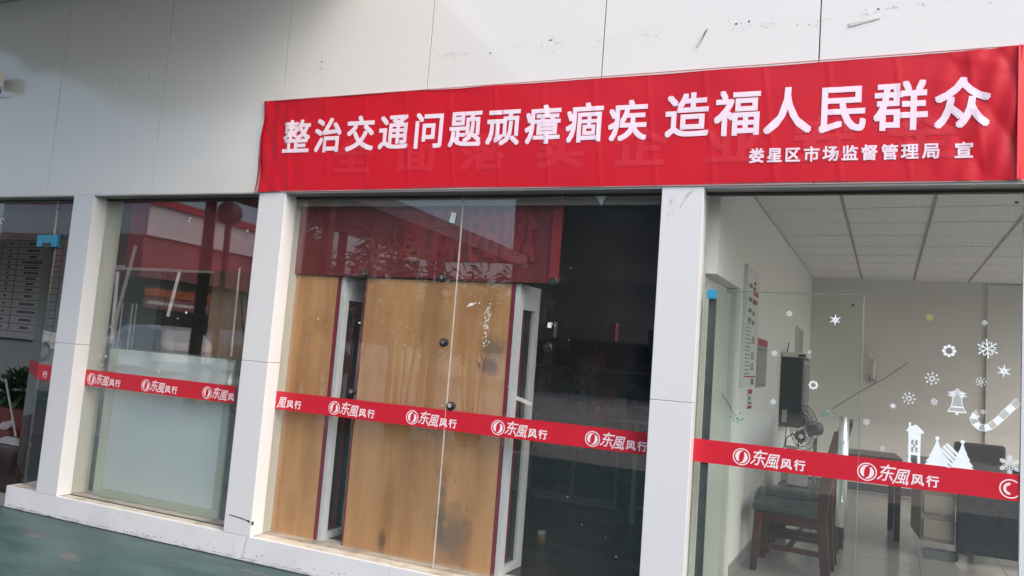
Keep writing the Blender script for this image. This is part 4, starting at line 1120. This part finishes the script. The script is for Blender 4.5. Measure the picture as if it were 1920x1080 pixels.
wall_print(p3, [(1.60+.04*k, 1.625+.04*k, 1.34, 1.355) for k in range(4)], 'ink', t=.0068)
# wall-mounted cabinet with screen, box on top, paper above
tv = thing('wall_cabinet', 'dark wall-mounted cabinet with a small screen panel on the side wall', 'cabinet', (LW(4.3), 4.3, 1.06))
TY0, TY1 = 3.45, 4.10
wallbox(MB(), TY0, TY1, .002, .20, 1.075, 1.755).build('body', 'tv_dark', tv, bevel=.006)
mb = MB(); mb.hexa([(LW(TY0)+.03, TY0-.012, 1.12), (LW(TY0)+.075, TY0-.012, 1.12), (LW(TY0)+.075, TY0-.001, 1.12), (LW(TY0)+.03, TY0-.001, 1.12)], [(LW(TY0)+.03, TY0-.012, 1.24), (LW(TY0)+.075, TY0-.012, 1.24), (LW(TY0)+.075, TY0-.001, 1.24), (LW(TY0)+.03, TY0-.001, 1.24)]); mb.build('label_plate', 'sign_grey', tv)
wallbox(MB(), TY0+.03, TY1-.03, .2005, .214, 1.19, 1.73).build('door_panel', 'grey_plastic', tv, bevel=.003)
wallbox(MB(), TY0+.08, TY1-.10, .2145, .218, 1.24, 1.68).build('screen', 'screen', tv)
wallbox(MB(), TY0+.03, TY1-.03, .2005, .216, 1.10, 1.175).build('control_strip', 'tv_dark', tv)
tb_ = thing('router_box', 'flat white box with a short aerial on top of the wall cabinet', 'box', (LW(3.8), 3.75, 1.757))
wallbox(MB(), 3.44, 4.0, .01, .23, 1.757, 1.80).build('case', 'paper', tb_, bevel=.003)
MB().tube([(LW(3.5)+.05, 3.5, 1.80), (LW(3.5)+.06, 3.5, 1.90)], .006, 6).build('aerial', 'black_plastic', tb_)
BX(LW(3.44)+.16, LW(3.44)+.225, 3.4335, 3.4385, 1.765, 1.787).build('dark_label', 'black_plastic', tb_)
pp2 = thing('wall_poster', 'greenish sheet on the side wall above the dark wall cabinet', 'poster', (LW(4.9), 4.9, 1.85))
wallbox(MB(), 4.62, 5.35, .002, .010, 1.62, 2.12).build('sheet', mat('sheet_green', (0.36, 0.42, 0.38), 0.6), pp2)
wallbox(MB(), 4.59, 4.615, .002, .03, 1.62, 2.13).build('edge', 'white_metal', pp2)
cv = MB().tube([(LW(3.6)+.06, 3.6, 1.07), (LW(3.6)+.05, 3.6, .9), (LW(3.6)+.03, 3.55, .80), (LW(3.6)+.05, 3.5, .74)], .005, 6).build('power_cable', 'black_plastic'); tag(cv, 'thin black cable dropping from the dark wall cabinet', 'cable')
# wall fitting on the back wall
wl = thing('wall_fitting', 'white tube fitting with a pronged top on the back wall', 'fitting', (.83, YB-.06, 1.6))
MB().tube([(.83, YB-.06, 1.60), (.83, YB-.06, 1.86)], .026, 12).build('tube', 'paper', wl, smooth=True)
for dx in (-.045, -.015, .015, .045): MB().tube([(.83+dx*.5, YB-.06, 1.86), (.83+dx, YB-.07, 1.95)], .009, 6).build('prong', 'paper', wl)
BX(.79, .87, YB-.035, YB-.001, 1.56, 1.66).build('mount', 'grey_plastic', wl, bevel=.004)
# fan
fn = thing('stand_fan', 'grey standing fan with a dark round cage beside the wall cabinet', 'fan', (.1, 2.95, FZ))
MB().lathe([(.20, 0), (.205, .02), (.05, .05)], (.12, 3.0, FZ+.001), 20).build('base', 'grey_plastic', fn)
MB().tube([(.12, 3.0, .2), (.12, 3.0, 1.03)], .016, 10).build('pole', 'grey_plastic', fn)
M_ = Matrix.Translation((.03, 3.0, 1.115)) @ Matrix.Rotation(R(-145), 4, 'Z')
def fanpart(f, nm, m, smooth=False):
    mb = MB(); mb.M = M_; f(mb); return mb.build(nm, m, fn, smooth=smooth)
fanpart(lambda m: m.lathe([(.03, -.17), (.06, -.15), (.065, -.05), (.04, -.02)], (0, 0, 0), 16, 'x'), 'motor', 'grey_plastic', True)
def cage(m):
    for r in (.20, .17, .13, .09, .05): m.tube([(.04 if r < .19 else .01, r*math.cos(a), r*math.sin(a)) for a in [2*math.pi*k/24 for k in range(25)]], .003, 4)
    for k in range(28):
        a = 2*math.pi*k/28
        m.tube([(.055, .03*math.cos(a), .03*math.sin(a)), (.045, .13*math.cos(a), .13*math.sin(a)), (.01, .20*math.cos(a), .20*math.sin(a)), (-.04, .13*math.cos(a), .13*math.sin(a)), (-.05, .05*math.cos(a), .05*math.sin(a))], .0022, 4)
fanpart(cage, 'cage', 'alu_dark')
for k in range(3):
    a = k*2*math.pi/3
    def bl(m, a=a):
        pts = [(.0, .03, -.02), (.02, .10, -.07), (.015, .16, -.05), (-.01, .165, .03), (-.02, .09, .045), (0, .03, .02)]
        m.add([(x, y*math.cos(a)-z*math.sin(a), y*math.sin(a)+z*math.cos(a)) for x, y, z in pts], [tuple(range(6))])
    fanpart(bl, 'blade', 'black_desk')
# wooden chairs, seats toward the wall
def wooden_chair(loc, rz, label):
    t = thing('wooden_chair', label, 'chair', (0, 0, 0), 'dark red wooden chairs along the side wall')
    # faces -x : front legs at x=-.24, backrest at x=+.22
    for y in (-.21, .21):
        MB().hexa([(-.27, y-.022, 0), (-.225, y-.022, 0), (-.225, y+.022, 0), (-.27, y+.022, 0)], [(-.25, y-.028, .42), (-.19, y-.028, .42), (-.19, y+.028, .42), (-.25, y+.028, .42)]).build('front_leg', 'red_wood', t, bevel=.004)
        mb = MB(); sec = [(.24, 0, .055), (.20, .42, .07), (.22, .75, .06), (.285, 1.05, .05)]
        for (a, z0, wa), (b, z1, wb) in zip(sec[:-1], sec[1:]):
            mb.hexa([(a-wa/2, y-.026, z0), (a+wa/2, y-.026, z0), (a+wa/2, y+.026, z0), (a-wa/2, y+.026, z0)], [(b-wb/2, y-.026, z1), (b+wb/2, y-.026, z1), (b+wb/2, y+.026, z1), (b-wb/2, y+.026, z1)])
        mb.build('back_leg', 'red_wood', t)
        MB().box(-.22, .19, y-.012, y+.012, .17, .205).build('stretcher', 'red_wood', t)
        MB().box(-.19, .17, y-.016, y+.016, .355, .425).build('seat_rail', 'red_wood', t)
    MB().box(-.245, -.205, -.19, .19, .35, .42).build('seat_rail', 'red_wood', t)
    MB().box(-.03, .0, -.195, .195, .172, .20).build('stretcher', 'red_wood', t)
    mb = MB(); mb.box(-.27, .19, -.235, .235, .426, .475); mb.build('seat', 'seat_dark', t, bevel=.018)
    MB().hexa([(.225, -.18, .62), (.245, -.18, .62), (.245, .18, .62), (.225, .18, .62)], [(.27, -.18, 1.0), (.295, -.18, 1.0), (.295, .18, 1.0), (.27, .18, 1.0)]).build('back_splat', 'red_wood', t, bevel=.004)
    MB().hexa([(.262, -.235, .985), (.30, -.235, .985), (.30, .235, .985), (.262, .235, .985)], [(.28, -.22, 1.06), (.31, -.22, 1.06), (.31, .22, 1.06), (.28, .22, 1.06)]).build('crest_rail', 'red_wood', t, bevel=.008)
    t.location = loc; t.rotation_euler = (0, 0, rz)
    return t
ch = wooden_chair((-.02, 1.70, FZ), R(-6), 'nearest dark red wooden chair, its grey seat facing the side wall')
dup(ch, (.04, 2.32, FZ), R(-4), 'second dark red wooden chair, behind the nearest one')
dup(ch, (.11, 2.92, FZ), R(-4), 'rearmost dark red wooden chair, under the wall cabinet')
tbq = thing('side_table', 'dark red side table behind the wooden chairs', 'table', (.55, 3.6, FZ))
BX(.28, .86, 3.35, 3.9, .86, .90).build('top', 'red_wood', tbq, bevel=.006)
for x in (.31, .83):
    for y in (3.38, 3.87): BX(x-.025, x+.025, y-.025, y+.025, FZ+.001, .859).build('leg', 'red_wood', tbq)
BX(.34, .80, 3.37, 3.39, .74, .858).build('apron', 'red_wood', tbq)
# crumpled bag and papers on the chairs
bgp = thing('paper_bag', 'crumpled pale bag standing on the rear wooden chair', 'bag', (.0, 2.75, .645))
mbk = MB().box(-.10, .06, 2.60, 2.72, .645, .86); o_ = mbk.build('body', 'paper', bgp, bevel=.01)
for v in o_.data.vertices: v.co += Vector((noise.noise(v.co*12)*.03, noise.noise(v.co*12+Vector((3, 1, 0)))*.03, noise.noise(v.co*10)*.03))
bgq = thing('handbag', 'grey handbag with a looped strap on the rear wooden chair', 'bag', (-.1, 2.95, .645))
MB().hexa([(-.16, 2.85, .645), (.0, 2.85, .645), (.0, 2.95, .645), (-.16, 2.95, .645)], [(-.12, 2.88, .95), (-.03, 2.88, .95), (-.03, 2.92, .95), (-.12, 2.92, .95)]).build('body', 'sign_grey', bgq, bevel=.008)
MB().tube([(-.13, 2.90, .93), (-.12, 2.90, 1.02), (-.07, 2.90, 1.06), (-.02, 2.90, 1.02), (-.02, 2.90, .93)], .006, 6).build('strap', 'black_plastic', bgq)
# desk
dk = thing('office_desk', 'black office desk with pale drawer side and glossy front, under the tree stickers', 'desk', (1.8, 3.2, FZ))
BX(.92, 3.0, 2.78, 3.55, .90, .93).build('top', 'black_desk', dk, bevel=.004)
BX(1.22, 2.95, 2.84, 2.86, .25, .899).build('front_panel', 'black_desk', dk)
BX(1.205, 1.215, 2.80, 2.86, .18, .899).build('panel_joint', 'black_plastic', dk)
BX(.95, 1.20, 2.86, 3.45, .30, .899).build('pedestal', 'beige_wood', dk, bevel=.003)
for z in (.33, .53, .71): BX(.97, 1.19, 2.848, 2.8595, z, z+.15).build('drawer_front', mat('drawer', (0.36, 0.32, 0.26), 0.5, var=.08), dk, bevel=.003)
mb = MB(); mb.prism([(.98, FZ+.001), (1.20, FZ+.001), (1.28, FZ+.09), (1.40, .248), (1.0, .248), (.96, .235)], 2.83, 2.87)
mb.build('foot', mat('foot_grey', (0.2, 0.21, 0.21), 0.3, metal=.3), dk)
BX(2.6, 2.9, 2.84, 3.4, FZ+.001, .249).build('foot', 'foot_grey', dk)
o2 = thing('office_chair', 'black office chair behind the desk, its back just over the tape band', 'chair', (1.62, 3.95, FZ))
BX(1.36, 1.78, 3.92, 3.99, .72, 1.07).build('backrest', 'black_plastic', o2, bevel=.025)
BX(1.34, 1.80, 4.0, 4.45, .62, .70).build('seat', 'black_plastic', o2, bevel=.02)
MB().tube([(1.57, 4.22, .64), (1.57, 4.22, .25)], .03, 8).build('column', 'alu_dark', o2)
for k in range(5):
    a = k*2*math.pi/5; MB().tube([(1.57, 4.22, .26), (1.57+.3*math.cos(a), 4.22+.3*math.sin(a), .20)], .018, 6).build('base_leg', 'alu_dark', o2)
mk_ = thing('monitor', 'low black keyboard tray and cable heap on the black desk', 'monitor', (1.9, 3.2, .931))
BX(1.62, 2.2, 2.95, 3.12, .931, .955).build('tray', 'black_plastic', mk_, bevel=.004)
mk_['category'] = 'keyboard'; mk_.name = 'keyboard_tray'

# ================================================================== SECURITY CAMERA
sc_ = thing('security_camera', 'small white security camera with a cable loop on the wall at top left', 'camera', (-6.85, 0, 3.68))
BX(-6.835, -6.775, -.13, -.055, 3.615, 3.745).build('hood', 'paper', sc_, bevel=.005)
BX(-6.93, -6.8355, -.12, -.06, 3.635, 3.735).build('body', 'sign_grey', sc_, bevel=.008)
BX(-6.96, -6.931, -.115, -.065, 3.65, 3.72).build('lens_shade', 'black_plastic', sc_)
BX(-6.90, -6.86, -.059, -.001, 3.66, 3.71).build('bracket', 'grey_plastic', sc_)
MB().tube([(-6.82, -.07, 3.62), (-6.80, -.06, 3.58), (-6.85, -.04, 3.555), (-6.92, -.02, 3.56), (-6.98, -.01, 3.60)], .006, 6).build('cable', 'black_plastic', sc_)
BX(-6.80, -6.79, -.133, -.1305, 3.70, 3.71).build('status_lamp', 'black_plastic', sc_)

# ================================================================== CANOPY AND SURROUNDINGS
cn = thing('canopy', 'dark blue steel eave over the left half of the fascia', 'canopy', (-9, -.8, 4.4))
BX(-8.8, -3.0, -3.5, -.04, 4.62, 4.70).build('roof_deck', mat('deck_pale', (0.78, 0.78, 0.79), .6), cn)  # deck made pale and cut short to brighten the fascia below
for i in range(3): BX(-8.8, -3.0, -.12-i*1.3-.05, -.12-i*1.3+.05, 4.50, 4.619).build('purlin', 'canopy_dark', cn)
BX(-2.99, -2.92, -3.5, -.04, 4.495, 4.72).build('end_trim', 'wing_white', cn)
wc = thing('walkway_canopy', 'long flat walkway canopy on dark posts out in the car park', 'canopy', (-8.3, -9, 0))
BX(-9.8, -7.0, -13.5, -4.8, 3.95, 4.12).build('roof', 'canopy_beam', wc)
BX(-6.995, -6.93, -13.5, -4.8, 3.86, 4.16).build('edge_band', 'canopy_beam', wc)
for y in (-5.1, -9.0, -13.2):
    BX(-7.2, -7.06, y-.07, y+.07, 0, 3.949).build('post', 'post_dark', wc, bevel=.01)
    BX(-9.7, -9.56, y-.07, y+.07, 0, 3.949).build('post', 'post_dark', wc, bevel=.01)

# building across the forecourt
ob = thing('facing_building', 'dark glazed shop building across the forecourt with a plain grey parapet', 'building', (2, -26, 0))
BX(-12.5, 18, -35, -26.0, 0, 8.6).build('wall', 'wing_dark', ob)
BX(-12.6, 18.1, -35.1, -25.8, 8.6, 9.3).build('parapet', 'canopy_beam', ob)
for i in range(10): BX(-12.2+i*2.8, -9.9+i*2.8, -25.99, -25.95, .3, 3.0).build('window', 'car_glass', ob)
# side wing seen reflected in the left windows
wg = thing('side_building', 'long low showroom wing with white band and red fascia across the car park', 'building', (-30, -27, 0))
YA, YB2 = -33.5, -21.0
BX(-40, -30.0, YA, YB2, 0, 3.85).build('wall', 'wing_dark', wg)
BX(-40, -29.6, YA, YB2, 3.85, 5.85).build('red_fascia', 'wing_red', wg)
BX(-40, -29.4, YA, YB2, 5.85, 7.35).build('white_band', 'wing_white', wg)
BX(-40, -29.2, YA, YB2, 7.35, 7.7).build('roof_edge', 'ink_red', wg)
for i in range(4): BX(-29.99, -29.95, YA+.6+i*3, YA+3.2+i*3, .4, 2.2).build('window', 'car_glass', wg)
BX(-29.6, -29.5, -25.5, -21.4, 2.95, 3.35).build('sign_band', 'sign_orange', wg)
BX(-29.6, -29.5, -25.5, -21.4, 2.35, 2.9).build('sign_board', 'wing_red', wg)
BX(-29.499, -29.49, -25.3, -21.6, 2.55, 2.70).build('sign_stripe', 'wing_white', wg)

def car(loc, rz, body, label):
    t = thing('parked_car', label, 'car', (0, 0, 0), 'cars parked across the forecourt')
    prof = [(-2.25, .45), (-2.28, .75), (-2.15, .98), (-1.25, 1.08), (-.65, 1.52), (.95, 1.58), (1.75, 1.45), (2.15, 1.05), (2.25, .8), (2.22, .42)]
    n = len(prof); vs = []; W = .88
    for y, k, in ((-1, 1), (-.86, 1), (.86, 1), (1, 1)):
        for x, z in prof:
            inset = .16 if z > 1.1 else 0
            if abs(y) == 1: vs.append((x*.985, y*(W-inset), z if z < 1.1 else z-.05))
            else: vs.append((x, y*(W-inset), z))
    fs = []
    for r in range(3):
        for i in range(n-1): a = r*n+i; fs.append((a, a+1, a+n+1, a+n))
    fs += [tuple(range(n)), tuple(range(4*n-1, 3*n-1, -1))]
    fs += [(r*n, (r+1)*n, (r+1)*n+n-1, r*n+n-1) for r in range(3)]
    MB().add(vs, fs).build('body', body, t, smooth=False)
    MB().hexa([(-1.22, -.70, 1.10), (-1.22, .70, 1.10), (-1.21, .70, 1.10), (-1.21, -.70, 1.10)], [(-.70, -.62, 1.52), (-.70, .62, 1.52), (-.69, .62, 1.52), (-.69, -.62, 1.52)]).build('windscreen', 'car_glass', t)
    for s in (-1, 1):
        for x0, x1 in ((-.85, -.02), (.04, .85), (.92, 1.6)):
            MB().hexa([(x0-.12 if x0 < -.5 else x0, s*.765, 1.06), (x1, s*.765, 1.06), (x1, s*.745, 1.06), (x0-.12 if x0 < -.5 else x0, s*.745, 1.06)],
                      [(x0+.12 if x0 < -.5 else x0, s*.735, 1.42), (x1-(.15 if x1 > 1.5 else 0), s*.735, 1.42), (x1-(.15 if x1 > 1.5 else 0), s*.715, 1.42), (x0+.12 if x0 < -.5 else x0, s*.715, 1.42)]).build('side_window', 'car_glass', t)
        for x in (-1.4, 1.4):
            wh = MB().lathe([(.16, 0), (.33, .0), (.345, .05), (.345, .17), (.33, .2), (.15, .2)], (x, s*.80-.1, .345), 20, 'y').build('wheel', 'tyre', t, smooth=False)
            MB().lathe([(.03, 0), (.2, .0), (.21, .02)], (x, s*.905, .345), 12, 'y').build('rim', 'car_silver', wh)
    for s in (-1, 1): BX(-2.27, -2.14, s*.62-.16, s*.62+.16, .72, .86).build('headlight', 'chrome', t)
    t.location = loc; t.rotation_euler = (0, 0, rz)
    return t
c_ = car((-21.0, -14.5, 0), R(14), 'car_white', 'white car parked side-on in the car park, before the red-fascia wing')
def recol(t, m):
    for chd in t.children:
        if chd.name.startswith('body'): chd.data = chd.data.copy(); chd.data.materials.clear(); chd.data.materials.append(MATS[m])
d1 = dup(c_, (-20.5, -18.5, 0), R(195), 'silver car parked behind the white one'); recol(d1, 'car_silver')
d2 = dup(c_, (-17.2, -17.0, 0), R(10), 'maroon car parked beyond the round-headed posts'); recol(d2, 'car_maroon')
d3 = dup(c_, (-25.5, -12.0, 0), R(70), 'white car parked at the far side, nearest the red-fascia wing')
def lamp_post(x, y, h, label):
    t = thing('lamp_post', label, 'lamp post', (x, y, 0), 'round-headed posts in the car park')
    MB().tube([(x, y, 0), (x, y, h)], .07, 10).build('post', 'post_dark', t)
    MB().sphere((x, y, h+.2), .26, 16, 10).build('globe', 'post_dark', t, smooth=True)
lamp_post(-11.6, -7.6, 3.9, 'tallest round-headed post, left of the walkway canopy')
lamp_post(-8.6, -9.8, 3.7, 'round-headed post between the potted bamboos')
lamp_post(-10.2, -9.0, 3.3, 'shorter round-headed post behind the bamboo')
def bamboo(x, y, h, w_, n, seed, label):
    t = thing('potted_bamboo', label, 'plant', (x, y, 0), 'potted plants along the canopy edge')
    MB().lathe([(.18, 0), (.28, .45), (.25, .46)], (x, y, 0.001), 14).build('pot', 'terracotta', t)
    random.seed(seed)
    mb = MB(); ml = MB()
    for i in range(7):
        a = random.uniform(0, 6.28); r = w_*random.uniform(.3, .9); tx, ty = x+r*math.cos(a), y+r*math.sin(a)
        hh = h*random.uniform(.75, 1)
        mb.tube([(x+.1*math.cos(a), y+.1*math.sin(a), .4), (x+.4*(tx-x), y+.4*(ty-y), hh*.6), (tx, ty, hh)], .014, 6, rs=[.018, .013, .006])
        for j in range(n//7):
            f = random.uniform(.55, 1.03); px = x+(tx-x)*f; py = y+(ty-y)*f; pz = .4+(hh-.4)*f
            leaf_cloud(ml, (px, py, pz), (.16, .16, .12), 1, .30, .024, seed*1000+i*100+j, .1)
    mb.build('stems', 'trunk', t, kind='stuff'); ml.build('foliage', 'leaf_green', t, kind='stuff')
bamboo(-6.2, -6.2, 3.3, .7, 840, 1, 'tallest potted bamboo, nearest the canopy middle')
bamboo(-7.4, -6.4, 3.7, .8, 980, 2, 'broad potted bamboo left of the tallest one')
bamboo(-5.1, -6.6, 3.15, .7, 840, 3, 'lower potted bamboo right of the tallest one')
bamboo(-8.6, -6.6, 4.1, .8, 980, 4, 'high potted bamboo close to the round-headed post')
bamboo(-4.3, -7.0, 2.9, .6, 700, 5, 'smallest potted bamboo, nearest the dark building')
